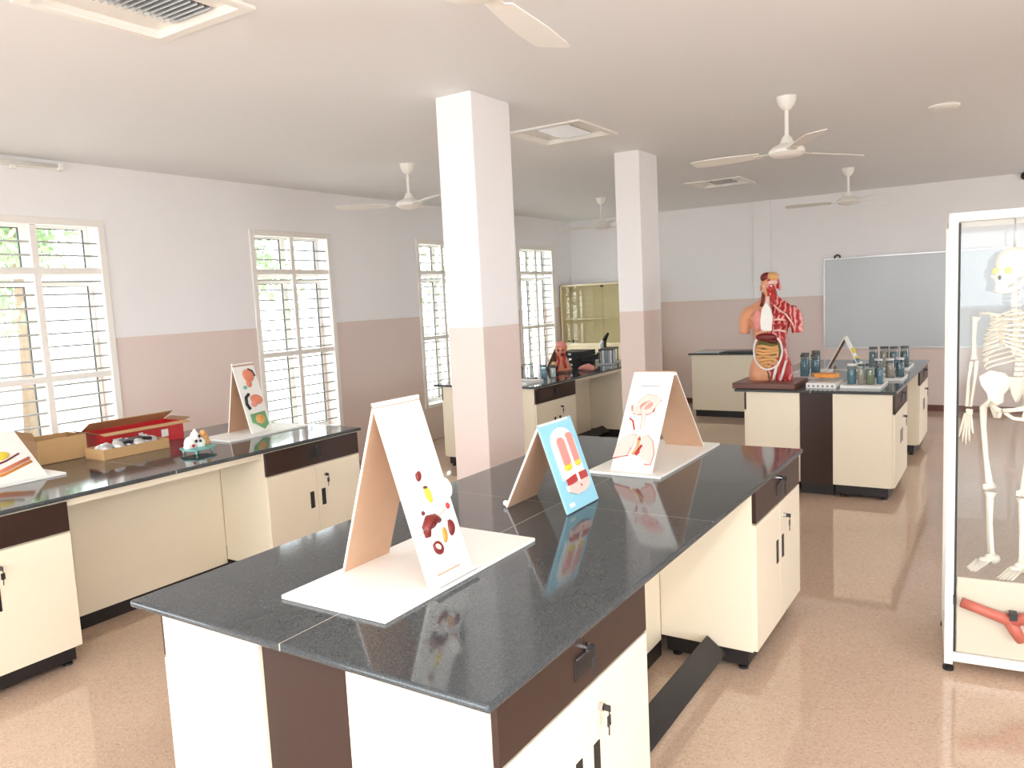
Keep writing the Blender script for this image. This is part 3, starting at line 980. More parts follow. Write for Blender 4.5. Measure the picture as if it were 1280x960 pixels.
for k in range(4):
    B('part', 'dark_metal', rr, -0.03, 0.03, -0.03, 0.03, 0, 0.02, bev=0.003, loc=(0.0, -0.04 + 0.05 * k, 0.062), rot=(0.1, 0.15, 0.5 * k))
E_('bag_end', 'white_plastic', rr, (0.0, -0.175, 0.05), (0.06, 0.03, 0.025))
r, a, b = open_carton('printed_carton', 'red printed carton with opened tan lid flaps on the left bench', -5.01, -4.79, 2.62, 3.20, 0.125, 'red_print', 'red_print')
B('lid_flap', 'cardboard', r, -0.004, 0.0, -b, b, 0, 0.13, loc=(-a, 0, 0.125), rot=(0, R(62), 0))
B('lid_flap', 'cardboard', r, 0, 0.004, -b, b + 0.02, 0, 0.055, loc=(a, 0, 0.125), rot=(0, R(100), 0))
B('end_flap', 'cardboard_dark', r, -a, a, -0.004, 0, 0, 0.07, loc=(0, -b, 0.125), rot=(R(70), 0, 0))
B('end_flap', 'cardboard_dark', r, -a, a, 0, 0.004, 0, 0.06, loc=(0, b, 0.125), rot=(R(-75), 0, 0))
for k, (y, z, wd, hh) in enumerate(((0.15, 0.06, 0.05, 0.05), (-0.18, 0.05, 0.06, 0.06), (-0.02, 0.08, 0.03, 0.02))):
    B('print_mark', 'white_plastic', r, a, a + 0.0012, y - wd / 2, y + wd / 2, z - hh / 2, z + hh / 2)
# ear / organ model on teal plate
r = thing('small_model', 'small white and yellow anatomy model on a teal plate, left bench', 'model', (-4.20, 2.885, SLAB + 0.002), R(8))
bm = bmesh.new()
prism(bm, [(-0.085, -0.05), (-0.03, -0.11), (0.06, -0.10), (0.10, -0.03), (0.09, 0.09), (0.0, 0.11), (-0.08, 0.06)], 0, 0.008)
o = obj('plate', bm, 'teal', r, (0, 0, 0.025), (R(90), 0, 0))
for x, y in ((-0.05, -0.06), (0.06, -0.06), (0.05, 0.07), (-0.05, 0.05)):
    L('foot', 'teal', r, [(0.006, 0), (0.005, 0.02)], 8, c=(x, y, 0))
bm = bmesh.new()
for c, q in (((-0.01, -0.035, 0.06), (0.035, 0.045, 0.045)), ((0.0, -0.01, 0.085), (0.03, 0.03, 0.05)), ((0.01, 0.02, 0.055), (0.03, 0.035, 0.035)), ((0.0, -0.065, 0.045), (0.025, 0.03, 0.02)), ((0.0, -0.008, 0.125), (0.012, 0.012, 0.02))):
    ell(bm, c, q)
obj('shell', bm, 'white_plastic', r, smooth=True)
bm = bmesh.new()
ell(bm, (-0.005, 0.062, 0.085), (0.03, 0.03, 0.042)); ell(bm, (-0.005, 0.075, 0.055), (0.03, 0.025, 0.03)); ell(bm, (0.01, 0.045, 0.11), (0.02, 0.02, 0.022))
obj('bulb', bm, 'tan', r, smooth=True)
for c in ((0.032, -0.03, 0.075), (0.03, 0.005, 0.07), (0.028, -0.05, 0.05), (0.026, 0.0, 0.10)):
    E_('spot', 'red' if c[2] < 0.06 else 'dark_metal', r, c, (0.008, 0.010, 0.010))

# ------------------------------------------------------------------ glass jars
def make_jar(rad, h, liquid, label, loc, lid='jar_lid', group='specimen jars'):
    r = thing('specimen_jar', label, 'jar', loc, group=group)
    L('glass', 'jar_glass', r, [(rad * 0.96, 0), (rad, 0.006), (rad, h * 0.86), (rad * 0.9, h * 0.91), (rad * 0.9, h * 0.93)], 18)
    L('liquid', liquid, r, [(rad * 0.90, 0.005), (rad * 0.93, 0.009), (rad * 0.93, h * 0.76)], 18)
    L('lid', lid, r, [(rad * 0.98, h * 0.92), (rad * 0.98, h), (rad * 0.9, h + 0.003)], 18)
    return r

def tray(label, x0, x1, y0, y1, z=SLAB, h=0.022, m='white_plastic'):
    cx, cy = (x0 + x1) / 2, (y0 + y1) / 2
    r = thing('tray', label, 'tray', (cx, cy, z), group='flat trays under the jars')
    a, b = (x1 - x0) / 2, (y1 - y0) / 2
    t = 0.006
    B('base', m, r, -a, a, -b, b, 0, 0.006)
    for q in ((-a, a, -b, -b + t), (-a, a, b - t, b), (-a, -a + t, -b + t, b - t), (a - t, a, -b + t, b - t)):
        B('rim', m, r, *q, 0.006, h)
    return r

# far right bench
tray('white tray under the four nearest blue jars on far right bench', -1.175, -0.875, 6.66, 7.08)
jz = SLAB + 0.0065
for k, (x, y, rad, h, lq, t) in enumerate([(-1.125, 6.90, 0.036, 0.165, 'blue_liquid', 'blue-liquid jar, leftmost on the nearest white tray'),
        (-1.050, 6.88, 0.027, 0.165, 'specimen', 'pale specimen jar, second from left on the nearest white tray'),
        (-0.985, 6.90, 0.036, 0.165, 'olive_liquid', 'olive-liquid jar, third from left on the nearest white tray'),
        (-0.905 - 0.012, 6.93, 0.026, 0.150, 'blue_liquid', 'blue-liquid jar, rightmost on the nearest white tray')]):
    make_jar(rad, h, lq, t, (x, y, jz), 'jar_lid' if k else 'white_plastic')
tray('white tray under the middle jars at right edge of far right bench', -1.03, -0.78, 7.22, 7.62)
for x, y, lq, t in ((-0.985, 7.36, 'dark_liquid', 'dark jar, leftmost on the middle tray of far right bench'),
                    (-0.90, 7.40, 'specimen', 'pale grey jar in the middle of the middle tray, far right bench'),
                    (-0.83, 7.47, 'dark_liquid', 'dark jar, rightmost on the middle tray of far right bench')):
    make_jar(0.036, 0.165, lq, t, (x, y, jz), 'aluminium')
tray('white tray under the farthest jars of far right bench', -1.20, -0.83, 8.08, 8.62)
for x, y, lq, t in ((-1.15, 8.25, 'dark_liquid', 'tall jar at the left end of the farthest tray'),
                    (-1.06, 8.30, 'specimen', 'tall pale jar, second on the farthest tray'),
                    (-0.97, 8.28, 'dark_liquid', 'tall dark jar, third on the farthest tray'),
                    (-0.885, 8.34, 'dark_liquid', 'tall dark jar at the right end of the farthest tray')):
    make_jar(0.040, 0.20, lq, t, (x, y, jz), 'jar_lid')
tray('white tray under the jars just right of the torso', -1.76, -1.46, 7.25, 7.95)
for x, y, lq, t in ((-1.60, 7.36, 'blue_liquid', 'blue jar nearest on the tray right of the torso'),
                    (-1.52, 7.42, 'blue_liquid', 'blue jar right of the nearest one on the torso tray'),
                    (-1.64, 7.58, 'dark_liquid', 'dark jar in the middle row behind the torso'),
                    (-1.56, 7.66, 'dark_liquid', 'dark jar right in the middle row behind the torso'),
                    (-1.60, 7.84, 'specimen', 'pale jar at the back of the torso tray')):
    make_jar(0.038, 0.20, lq, t, (x, y, jz), 'jar_lid')
# white box with orange model
r = thing('printed_box', 'low white box with grey print at the front edge of far right bench', 'box', (-1.31, 6.76, SLAB + 0.0005))
B('body', 'white_plastic', r, -0.115, 0.115, -0.16, 0.18, 0, 0.042, bev=0.002)
for k in range(6):
    B('print_mark', 'grey_text', r, -0.10 + 0.036 * k, -0.085 + 0.036 * k, -0.1612, -0.16, 0.010, 0.028)
r = thing('organ_model', 'orange and blue organ section model on the white box', 'model', (-1.31, 6.80, SLAB + 0.043), R(20))
bm = bmesh.new()
prism(bm, [(-0.10, -0.05), (-0.02, -0.085), (0.09, -0.06), (0.10, 0.04), (0.05, 0.09), (-0.03, 0.06), (-0.09, 0.02)], 0, 0.03)
obj('body', bm, 'orange', r, (0, 0, 0.0), (R(90), 0, 0))
for i_ in r.children:
    i_.location.z = 0.03
E_('vessel', 'blue_liquid', r, (0.0, 0.0, 0.032), (0.05, 0.018, 0.012), Euler((0, 0, 0.6)))
E_('vessel', 'red', r, (-0.03, -0.02, 0.032), (0.04, 0.014, 0.010), Euler((0, 0, -0.3)))
E_('lobe', 'tan', r, (0.06, 0.03, 0.035), (0.03, 0.035, 0.022))
# edge-on display stand between the jars
r6, p, w_, h_ = aframe('narrow A-frame display stand seen edge-on among the far right jars', (-1.56, -1.22, 7.98, 8.04 + 0.0),
    (-1.235, 8.02, BZ), (-1.235, 8.20, BZ), (-1.375, 8.02, 1.185), (-1.375, 8.20, 1.185), (-1.54, 8.20, BZ), (-1.54, 8.02, BZ), BZ)
blob(p, 'organ', 'yellow', 0.0, 0.19, 0.05, 0.03, 0.022)
blob(p, 'organ', 'yellow', -0.02, 0.10, 0.04, 0.03, 0.03)
blob(p, 'organ', 'blue_liquid', -0.05, 0.085, 0.03, 0.025, 0.035)
blob(p, 'organ', 'white_plastic', 0.03, 0.05, 0.05, 0.03, 0.025)
o = T('stone_sample', 'mdf', None, [(0, -0.02, 0.016), (0, 0.0, 0.018), (0, 0.03, 0.014)], [0.012, 0.018, 0.010], 8, loc=(-1.48, 7.72 + 0.42, SLAB))
tag(o, 'small brown lump on the worktop left of the edge-on stand', 'sample')

# ------------------------------------------------------------------ anatomical torso
def remeshed(o, vox, it=3):
    m = o.modifiers.new('remesh', 'REMESH')
    m.mode = 'VOXEL'
    m.voxel_size = vox
    m.use_smooth_shade = True
    s = o.modifiers.new('smooth', 'SMOOTH')
    s.iterations = it
    s.factor = 0.5

TZ = 0.048
r = thing('torso_model', 'life-size anatomical half torso with exposed organs on a brown base', 'anatomy model', (-1.74, 6.74, SLAB + 0.0005))
B('base', 'wood_base', r, -0.255, 0.255, -0.26, 0.22, 0, TZ, bev=0.004)
bm = bmesh.new()
loft(bm, [(0.0, 0.183, 0.10, 0, 0), (0.06, 0.182, 0.108, 0, 0), (0.12, 0.172, 0.108, 0, 0), (0.20, 0.145, 0.098, 0, 0), (0.27, 0.130, 0.09, 0, 0), (0.34, 0.130, 0.092, 0, 0),
          (0.42, 0.142, 0.102, 0, 0), (0.50, 0.160, 0.108, 0, 0), (0.555, 0.172, 0.10, 0, 0), (0.60, 0.165, 0.085, 0, 0.005), (0.635, 0.12, 0.07, 0, 0.01), (0.66, 0.07, 0.06, 0, 0.012), (0.70, 0.053, 0.055, 0, 0.012), (0.76, 0.050, 0.055, 0, 0.01)], 28, 2.3)
for s in (-1, 1):
    tube(bm, [(s * 0.12, 0.0, 0.585), (s * 0.175, 0.0, 0.575), (s * 0.205, 0.0, 0.53), (s * 0.215, 0.0, 0.46), (s * 0.220, 0.0, 0.40)], [0.055, 0.062, 0.060, 0.050, 0.045], 14)
    tube(bm, [(s * 0.02, 0.01, 0.70), (s * 0.07, 0.015, 0.645), (s * 0.14, 0.01, 0.612)], [0.04, 0.045, 0.035], 12)
    ell(bm, (s * 0.075, -0.075, 0.53), (0.075, 0.04, 0.05))
    ell(bm, (s * 0.09, 0.0, 0.05), (0.09, 0.11, 0.10))
bd = obj('body', bm, 'torso_skin_muscle', r, (0, 0, TZ))
remeshed(bd, 0.0085)
bm = bmesh.new()
ell(bm, (0, 0.008, 0.825), (0.076, 0.092, 0.082), None, 20, 14)
ell(bm, (0, -0.022, 0.765), (0.055, 0.060, 0.062), None, 16, 12)
ell(bm, (0, -0.062, 0.725), (0.028, 0.022, 0.018))
ell(bm, (0, -0.088, 0.775), (0.011, 0.018, 0.022))
ell(bm, (0, -0.076, 0.742), (0.022, 0.012, 0.009))
for s in (-1, 1):
    ell(bm, (s * 0.078, 0.015, 0.785), (0.010, 0.020, 0.030))
    ell(bm, (s * 0.03, -0.068, 0.815), (0.022, 0.015, 0.010))
hd = obj('head', bm, 'torso_skin_muscle', r, (0, 0, TZ))
remeshed(hd, 0.006, 2)
for s in (-1, 1):
    E_('eye', 'white_plastic', hd, (s * 0.029, -0.075, 0.797), (0.012, 0.010, 0.009))
E_('brain', 'dark_red', hd, (-0.022, -0.010, 0.868), (0.052, 0.076, 0.046))
E_('scalp', 'tan', hd, (0.026, -0.012, 0.872), (0.050, 0.074, 0.042))
E_('skull_band', 'pale_pink', hd, (0.026, -0.050, 0.825), (0.050, 0.040, 0.022))
E_('face_muscle', 'red', hd, (0.020, -0.070, 0.770), (0.026, 0.020, 0.030))
def TP(name, m, c, q, rot=None):
    return E_(name, m, r, (c[0], c[1], c[2] + TZ), q, rot)
T('neck_muscle', 'red', r, [(0.045, -0.035, 0.77 + TZ), (0.035, -0.062, 0.70 + TZ), (0.05, -0.072, 0.63 + TZ)], [0.014, 0.017, 0.016], 10)
T('neck_muscle', 'dark_red', r, [(-0.048, -0.03, 0.745 + TZ), (-0.042, -0.062, 0.69 + TZ), (-0.055, -0.075, 0.63 + TZ)], [0.010, 0.014, 0.012], 10)
T('trachea', 'pale_pink', r, [(0, -0.055, 0.73 + TZ), (-0.002, -0.07, 0.68 + TZ), (0.0, -0.085, 0.62 + TZ)], [0.018, 0.02, 0.022], 12)
TP('lung', 'pink', (-0.078, -0.085, 0.51), (0.050, 0.034, 0.095))
bm = bmesh.new()
prism(bm, [(-0.045, 0.435), (0.035, 0.435), (0.045, 0.50), (0.040, 0.60), (0.0, 0.665), (-0.035, 0.61), (-0.05, 0.52)], -0.128, -0.095)
obj('breast_plate', bm, 'white_board_panel', r, (0, 0, TZ))
bm = bmesh.new()
prism(bm, [(0.018, 0.43), (0.044, 0.43), (0.054, 0.555), (0.038, 0.60)], -0.136, -0.127)
obj('rib_cut', bm, 'white_plastic', r, (0, 0, TZ))
T('rib_cut', 'white_plastic', r, [(-0.03, -0.130, 0.43 + TZ), (0.04, -0.130, 0.43 + TZ)], 0.008, 8)
T('collar_vessel', 'pale_pink', r, [(0.03, -0.075, 0.66 + TZ), (0.09, -0.092, 0.60 + TZ), (0.15, -0.080, 0.555 + TZ), (0.195, -0.055, 0.48 + TZ), (0.21, -0.046, 0.42 + TZ)], [0.006, 0.007, 0.008, 0.007, 0.005], 8)
for k in range(4):
    T('rib', 'pale_pink' if k % 2 else 'red', r, [(0.055, -0.118, 0.56 - 0.045 * k + TZ), (0.10, -0.112, 0.565 - 0.045 * k + TZ), (0.145, -0.075, 0.555 - 0.048 * k + TZ)], 0.008, 8)
# abdomen: dark cavity, organs, white rim
TP('cavity', 'olive', (0.0, -0.072, 0.255), (0.104, 0.030, 0.140))
TP('liver', 'dark_red', (-0.012, -0.098, 0.372), (0.088, 0.026, 0.036))
TP('stomach', 'liver', (0.03, -0.098, 0.34), (0.060, 0.022, 0.020), Euler((0, 0.2, 0)))
TP('colon', 'olive', (0.0, -0.100, 0.312), (0.085, 0.020, 0.014))
bm = bmesh.new()
pts = []
for k in range(7):
    z = 0.290 - 0.027 * k
    hw = 0.088 * math.sqrt(max(0.12, 1 - ((z - 0.25) / 0.125) ** 2))
    xs_ = [-hw, -hw * 0.4, hw * 0.4, hw]
    if k % 2:
        xs_ = xs_[::-1]
    for q, x in enumerate(xs_):
        pts.append((x, -0.106 - 0.004 * (q % 2), z + 0.009 * math.sin(q * 2.2 + k) + TZ))
tube(bm, pts, 0.0145, 8)
obj('intestine', bm, 'tan', r, smooth=True)
ring = [(0.117 * math.sin(2 * math.pi * k / 32), -0.122 + 0.034 * abs(math.sin(2 * math.pi * k / 32)) , 0.255 - 0.155 * math.cos(2 * math.pi * k / 32) + TZ) for k in range(32)]
ring = [q for q in ring if q[2] < 0.375 + TZ]
T('abdomen_rim', 'white_plastic', r, sorted(ring, key=lambda q: math.atan2(q[0], -(q[2] - 0.255 - TZ))), 0.0085, 8)
for k, (x, m) in enumerate(((0.055, 'white_plastic'), (0.085, 'red'), (0.115, 'white_plastic'), (0.14, 'red'))):
    T('thigh_muscle', m, r, [(x + 0.028, -0.088 + 0.006 * k, 0.17 + TZ), (x + 0.012, -0.112 + 0.008 * k, 0.09 + TZ), (x - 0.012, -0.108 + 0.006 * k, 0.008 + TZ)], [0.008, 0.013, 0.010], 8)
T('groin_line', 'olive', r, [(-0.012, -0.105, 0.11 + TZ), (0.01, -0.111, 0.06 + TZ), (0.02, -0.112, 0.01 + TZ)], 0.007, 8)

# ------------------------------------------------------------------ things on the far left bench
def head_bust(loc, rz):
    r = thing('head_model', 'dissected red muscle head and neck model on the far left bench', 'anatomy model', loc, rz)
    B('stand', 'wood_base', r, -0.09, 0.09, -0.09, 0.09, 0, 0.02, bev=0.003)
    bm = bmesh.new()
    loft(bm, [(0.018, 0.10, 0.075, 0, 0), (0.06, 0.095, 0.07, 0, 0), (0.10, 0.065, 0.058, 0, 0), (0.14, 0.05, 0.052, 0, 0), (0.20, 0.05, 0.055, 0, 0)], 18)
    ell(bm, (0, 0.01, 0.275), (0.068, 0.085, 0.07), None, 18, 12)
    ell(bm, (0, -0.03, 0.225), (0.048, 0.055, 0.05))
    ell(bm, (0, -0.09, 0.23), (0.012, 0.018, 0.018))
    o = obj('bust', bm, 'salmon', r)
    remeshed(o, 0.008, 2)
    E_('brain', 'pink', r, (0, 0.0, 0.305), (0.06, 0.08, 0.048))
    for s in (-1, 1):
        E_('eye', 'black_plastic', r, (s * 0.026, -0.078, 0.255), (0.012, 0.012, 0.010))
    E_('jaw_cut', 'dark_red', r, (0.02, -0.075, 0.205), (0.025, 0.02, 0.02))
    T('neck_muscle', 'red', r, [(0.04, -0.02, 0.22), (0.03, -0.055, 0.13), (0.05, -0.06, 0.05)], 0.016, 8)
    T('neck_muscle', 'red', r, [(-0.04, -0.02, 0.22), (-0.03, -0.055, 0.13), (-0.05, -0.06, 0.05)], 0.016, 8)
head_bust((-4.24, 7.56, SLAB + 0.0005), R(25))
r = thing('heart_model', 'dark brown and tan organ model in front of the red head', 'anatomy model', (-4.17, 7.26, SLAB + 0.0005))
L('stand', 'black_plastic', r, [(0.045, 0), (0.045, 0.012), (0.01, 0.014), (0.01, 0.045)], 16)
E_('organ', 'liver', r, (0, 0, 0.085), (0.05, 0.045, 0.055), Euler((0.2, 0.4, 0)))
E_('organ_top', 'tan', r, (0.02, -0.02, 0.125), (0.035, 0.03, 0.025), Euler((0, 0.5, 0)))
r = thing('arm_model', 'pink flat muscle model lying beside the red head', 'anatomy model', (-4.00, 7.72, SLAB + 0.0005), R(62))
bm = bmesh.new()
tube(bm, [(0, -0.12, 0.035), (0, -0.04, 0.045), (0, 0.05, 0.04), (0, 0.13, 0.028), (0, 0.17, 0.018)], [0.018, 0.036, 0.034, 0.022, 0.012], 12)
obj('muscle', bm, 'pink', r, smooth=True)
T('tendon', 'pale_pink', r, [(0.015, -0.10, 0.055), (0.012, 0.0, 0.078), (0.008, 0.12, 0.045)], 0.007, 8)
B('stand', 'wood_base', r, -0.02, 0.02, -0.10, 0.12, 0, 0.012, bev=0.002)
# white tray and bottles, rack
tray('white tray at the near corner of the far left bench', -4.42, -4.0, 6.42, 6.74)
for x, y, lq, t in ((-4.13, 6.98, 'blue_liquid', 'teal bottle beside the wire rack on far left bench'), (-4.08, 7.08, 'white_plastic', 'white bottle beside the wire rack on far left bench'), (-4.19, 7.07, 'dark_liquid', 'dark bottle behind the teal one on far left bench')):
    make_jar(0.032, 0.13, lq, t, (x, y, SLAB + 0.0005), 'jar_lid', 'bottles on the far left bench')
r = thing('wire_rack', 'arched wire rack at the near end of far left bench', 'rack', (-4.30, 6.90, SLAB + 0.0005))
B('base', 'dark_metal', r, -0.10, 0.10, -0.07, 0.07, 0, 0.012, bev=0.002)
for k in range(6):
    x = -0.085 + 0.034 * k
    T('hoop', 'aluminium' if k % 2 else 'dark_metal', r, [(x, -0.055, 0.01), (x, -0.055, 0.10), (x, -0.035, 0.145), (x, 0.0, 0.16), (x, 0.035, 0.145), (x, 0.055, 0.10), (x, 0.055, 0.01)], 0.004, 6)
# brown leaning board behind head
r7, p, w_, h_ = aframe('brown-backed display stand behind the red head model', None,
    (-4.30, 7.74, SLAB + 0.002), (-4.30, 7.92, SLAB + 0.002), (-4.43, 7.74, 1.12), (-4.43, 7.92, 1.12), (-4.57, 7.92, SLAB + 0.002), (-4.57, 7.74, SLAB + 0.002), SLAB, face='mdf')
# black instrument cases
for k, (dx, dz, rz, t) in enumerate(((0, 0, 6, 'black instrument case at the bottom of the dark stack'), (0.03, 0.062, -4, 'black instrument case in the middle of the dark stack'), (0.0, 0.124, 3, 'black instrument case on top of the dark stack'))):
    r = thing('instrument_case', t, 'case', (-4.45 + dx, 8.32, SLAB + 0.0005 + dz), R(rz), 'black instrument cases')
    B('shell', 'black_plastic', r, -0.16, 0.16, -0.20, 0.20, 0, 0.032, bev=0.005)
    B('lid', 'black_kick', r, -0.16, 0.16, -0.20, 0.20, 0.034, 0.060, bev=0.006)
    B('clasp', 'chrome', r, -0.02, 0.02, -0.204, -0.200, 0.02, 0.045)
# test tube stand
r = thing('tube_stand', 'glass tube stand with black top plate on the far left bench', 'rack', (-4.17, 8.62, SLAB + 0.0005), R(15))
B('base', 'whiteboard_grey', r, -0.10, 0.10, -0.20, 0.20, 0, 0.018, bev=0.003)
B('top_plate', 'black_plastic', r, -0.09, 0.09, -0.19, 0.19, 0.175, 0.19, bev=0.002)
for y in (-0.18, 0.18):
    for x in (-0.08, 0.08):
        B('post', 'dark_metal', r, x - 0.006, x + 0.006, y - 0.006, y + 0.006, 0.018, 0.175)
for k in range(5):
    for x in (-0.045, 0.045):
        L('glass_tube', 'jar_glass' if k % 2 else 'aluminium', r, [(0.022, 0.02), (0.022, 0.174)], 12, c=(x, -0.13 + 0.065 * k, 0))
r = thing('microscope', 'white and black microscope behind the glass tube stand', 'microscope', (-4.36, 8.90, SLAB + 0.0005), R(60))
B('foot', 'white_paint', r, -0.07, 0.07, -0.10, 0.10, 0, 0.035, bev=0.008)
bm = bmesh.new()
tube(bm, [(0, 0.07, 0.03), (0, 0.085, 0.14), (0, 0.06, 0.23), (0, 0.0, 0.27)], [0.03, 0.028, 0.026, 0.03], 12)
obj('arm', bm, 'white_paint', r, smooth=True)
B('stage', 'black_plastic', r, -0.06, 0.06, -0.07, 0.05, 0.125, 0.138, bev=0.002)
L('objective', 'black_plastic', r, [(0.010, 0.16), (0.02, 0.19), (0.02, 0.25)], 12, c=(0, -0.01, 0))
bm = bmesh.new()
tube(bm, [(0, 0.0, 0.27), (0, -0.05, 0.32), (0, -0.09, 0.355)], [0.03, 0.022, 0.016], 12)
obj('eyepiece', bm, 'black_plastic', r, smooth=True)
for s in (-1, 1):
    bm = bmesh.new()
    tube(bm, [(s * 0.03, 0.085, 0.09), (s * 0.06, 0.085, 0.09)], 0.022, 14)
    obj('focus_knob', bm, 'black_plastic', r)

# ------------------------------------------------------------------ glass-fronted cupboard in the far corner
r = thing('glass_cupboard', 'cream cupboard with sliding glass doors in the far left corner', 'cupboard', (-5.33, 11.03, 0))
B('lower_body', 'cupboard_paint', r, -0.72, 0.72, -0.2, 0.2, 0.06, 0.93, bev=0.003)
B('plinth', 'black_kick', r, -0.70, 0.70, -0.17, 0.18, 0, 0.06)
B('side', 'cupboard_paint', r, -0.72, -0.695, -0.2, 0.2, 0.93, 1.88)
B('side', 'cupboard_paint', r, 0.695, 0.72, -0.2, 0.2, 0.93, 1.88)
B('top', 'cupboard_paint', r, -0.72, 0.72, -0.2, 0.2, 1.855, 1.88, bev=0.002)
B('back', 'cupboard_inside', r, -0.695, 0.695, 0.18, 0.2, 0.93, 1.855)
B('shelf', 'cupboard_inside', r, -0.695, 0.695, -0.12, 0.18, 1.33, 1.345)
B('bottom_rail', 'cupboard_paint', r, -0.72, 0.72, -0.215, -0.2, 0.92, 0.965, bev=0.002)
for s, y in ((-1, -0.178), (1, -0.155)):
    a, b = (-0.695, 0.02) if s < 0 else (-0.02, 0.695)
    d = B('glass_door', 'cupboard_glass', r, a, b, y - 0.003, y + 0.003, 0.966, 1.854)
    bm = bmesh.new()
    box(bm, 0.0 - 0.02 if s < 0 else -0.02, 0.02, y - 0.008, y - 0.003, 1.82, 1.85)
    obj('door_catch', bm, 'dark_metal', d)
for x in (-0.58, -0.50):
    E_('knob', 'black_plastic', r, (x, -0.222, 1.0), (0.018, 0.014, 0.018))

# ------------------------------------------------------------------ whiteboard
r = thing('whiteboard', 'large grey whiteboard with thin metal frame on the back wall', 'whiteboard', (-0.975, YB - 0.02, 0.82))
B('surface', 'whiteboard_grey', r, -1.20, 1.20, -0.004, 0.012, 0.02, 1.20)
for a in ((-1.22, 1.22, 1.20, 1.222), (-1.22, 1.22, -0.002, 0.02)):
    B('frame_rail', 'aluminium', r, a[0], a[1], -0.014, 0.016, a[2], a[3], bev=0.002)
for a in ((-1.22, -1.20), (1.20, 1.22)):
    B('frame_stile', 'aluminium', r, a[0], a[1], -0.014, 0.016, 0.02, 1.20, bev=0.002)
bm = bmesh.new()
tube(bm, [(-1.075, -0.01, 1.215), (-1.07, -0.01, 1.245), (-1.04, -0.01, 1.26), (-1.01, -0.01, 1.245), (-1.005, -0.01, 1.215)], 0.012, 8)
obj('hanger', bm, 'black_plastic', r, smooth=True)

# ------------------------------------------------------------------ skeleton case
CR = R(5)
r = thing('display_case', 'tall white-framed glass display case holding the skeleton, right edge', 'display case', (-0.232, 3.705, 0), CR)
CW, CD, CH = 0.66, 0.52, 1.962
fw = 0.034
for x in (0, CW - fw):
    for y in (0, CD - fw):
        B('post', 'white_paint', r, x, x + fw, y, y + fw, 0.03, CH, bev=0.002)
for z0, z1 in ((0.045, 0.085), (CH - 0.036, CH)):
    for y in (0, CD - fw):
        B('rail', 'white_paint', r, fw, CW - fw, y, y + fw, z0, z1, bev=0.002)
    for x in (0, CW - fw):
        B('rail', 'white_paint', r, x, x + fw, fw, CD - fw, z0, z1, bev=0.002)
for x in (0.017, CW - 0.017):
    for y in (0.017, CD - 0.017):
        L('foot', 'black_plastic', r, [(0.022, 0), (0.022, 0.014), (0.009, 0.018), (0.009, 0.032)], 14, c=(x, y, 0))
B('lower_panel', 'case_panel', r, fw + 0.012, CW - fw, 0.012, 0.022, 0.088, 0.422, bev=0.001)
B('shelf', 'case_panel', r, fw, CW - fw, 0.022, CD - 0.02, 0.20, 0.212)
B('top_panel', 'white_paint', r, fw, CW - fw, fw, CD - fw, CH - 0.012, CH - 0.002)
B('bottom_panel', 'white_paint', r, fw, CW - fw, fw, CD - fw, 0.05, 0.062)
B('door_seal', 'gasket', r, fw, fw + 0.009, 0.008, 0.020, 0.088, CH - 0.04)
B('front_glass', 'case_glass', r, fw + 0.010, CW - fw, 0.012, 0.016, 0.424, CH - 0.037)
B('side_glass', 'case_glass', r, 0.014, 0.018, fw, CD - fw, 0.214, CH - 0.037)
B('side_glass', 'case_glass', r, CW - 0.018, CW - 0.014, fw, CD - fw, 0.214, CH - 0.037)
B('back_glass', 'case_glass', r, fw, CW - fw, CD - 0.018, CD - 0.014, 0.214, CH - 0.037)
B('hinge', 'dark_metal', r, fw - 0.002, fw + 0.010, -0.006, 0.008, 0.305, 0.345)
# branching vessel model on the lower panel
q = thing('vessel_model', 'red branching vessel model mounted on the lower panel of the case', 'model', (-0.232 + 0.06 * 1, 3.705 - 0.001, 0.10), CR)
def vx(p_): return (p_[0] - 0.06, p_[1], p_[2] - 0.10)
bm = bmesh.new()
tube(bm, [vx((0.062, -0.010, 0.322)), vx((0.12, -0.012, 0.305)), vx((0.19, -0.012, 0.282)), vx((0.245, -0.012, 0.268))], [0.021, 0.021, 0.022, 0.026], 12)
tube(bm, [vx((0.245, -0.012, 0.268)), vx((0.31, -0.012, 0.290)), vx((0.40, -0.012, 0.305)), vx((0.48, -0.012, 0.30))], [0.026, 0.023, 0.021, 0.018], 12)
tube(bm, [vx((0.235, -0.012, 0.272)), vx((0.262, -0.012, 0.22)), vx((0.282, -0.010, 0.185))], [0.026, 0.024, 0.020], 12)
obj('vessel', bm, 'vessel_red', q, smooth=True)
B('clip', 'dark_metal', q, 0.175, 0.203, -0.036, 0.012, 0.175, 0.205)

# ------------------------------------------------------------------ skeleton
s = thing('skeleton_model', 'hanging white human skeleton model inside the glass case', 'skeleton', (-0.015, 4.0, 0.386), R(-32))
def bone(name, pts, rad, seg=8):
    return T(name, 'bone', s, pts, rad, seg)
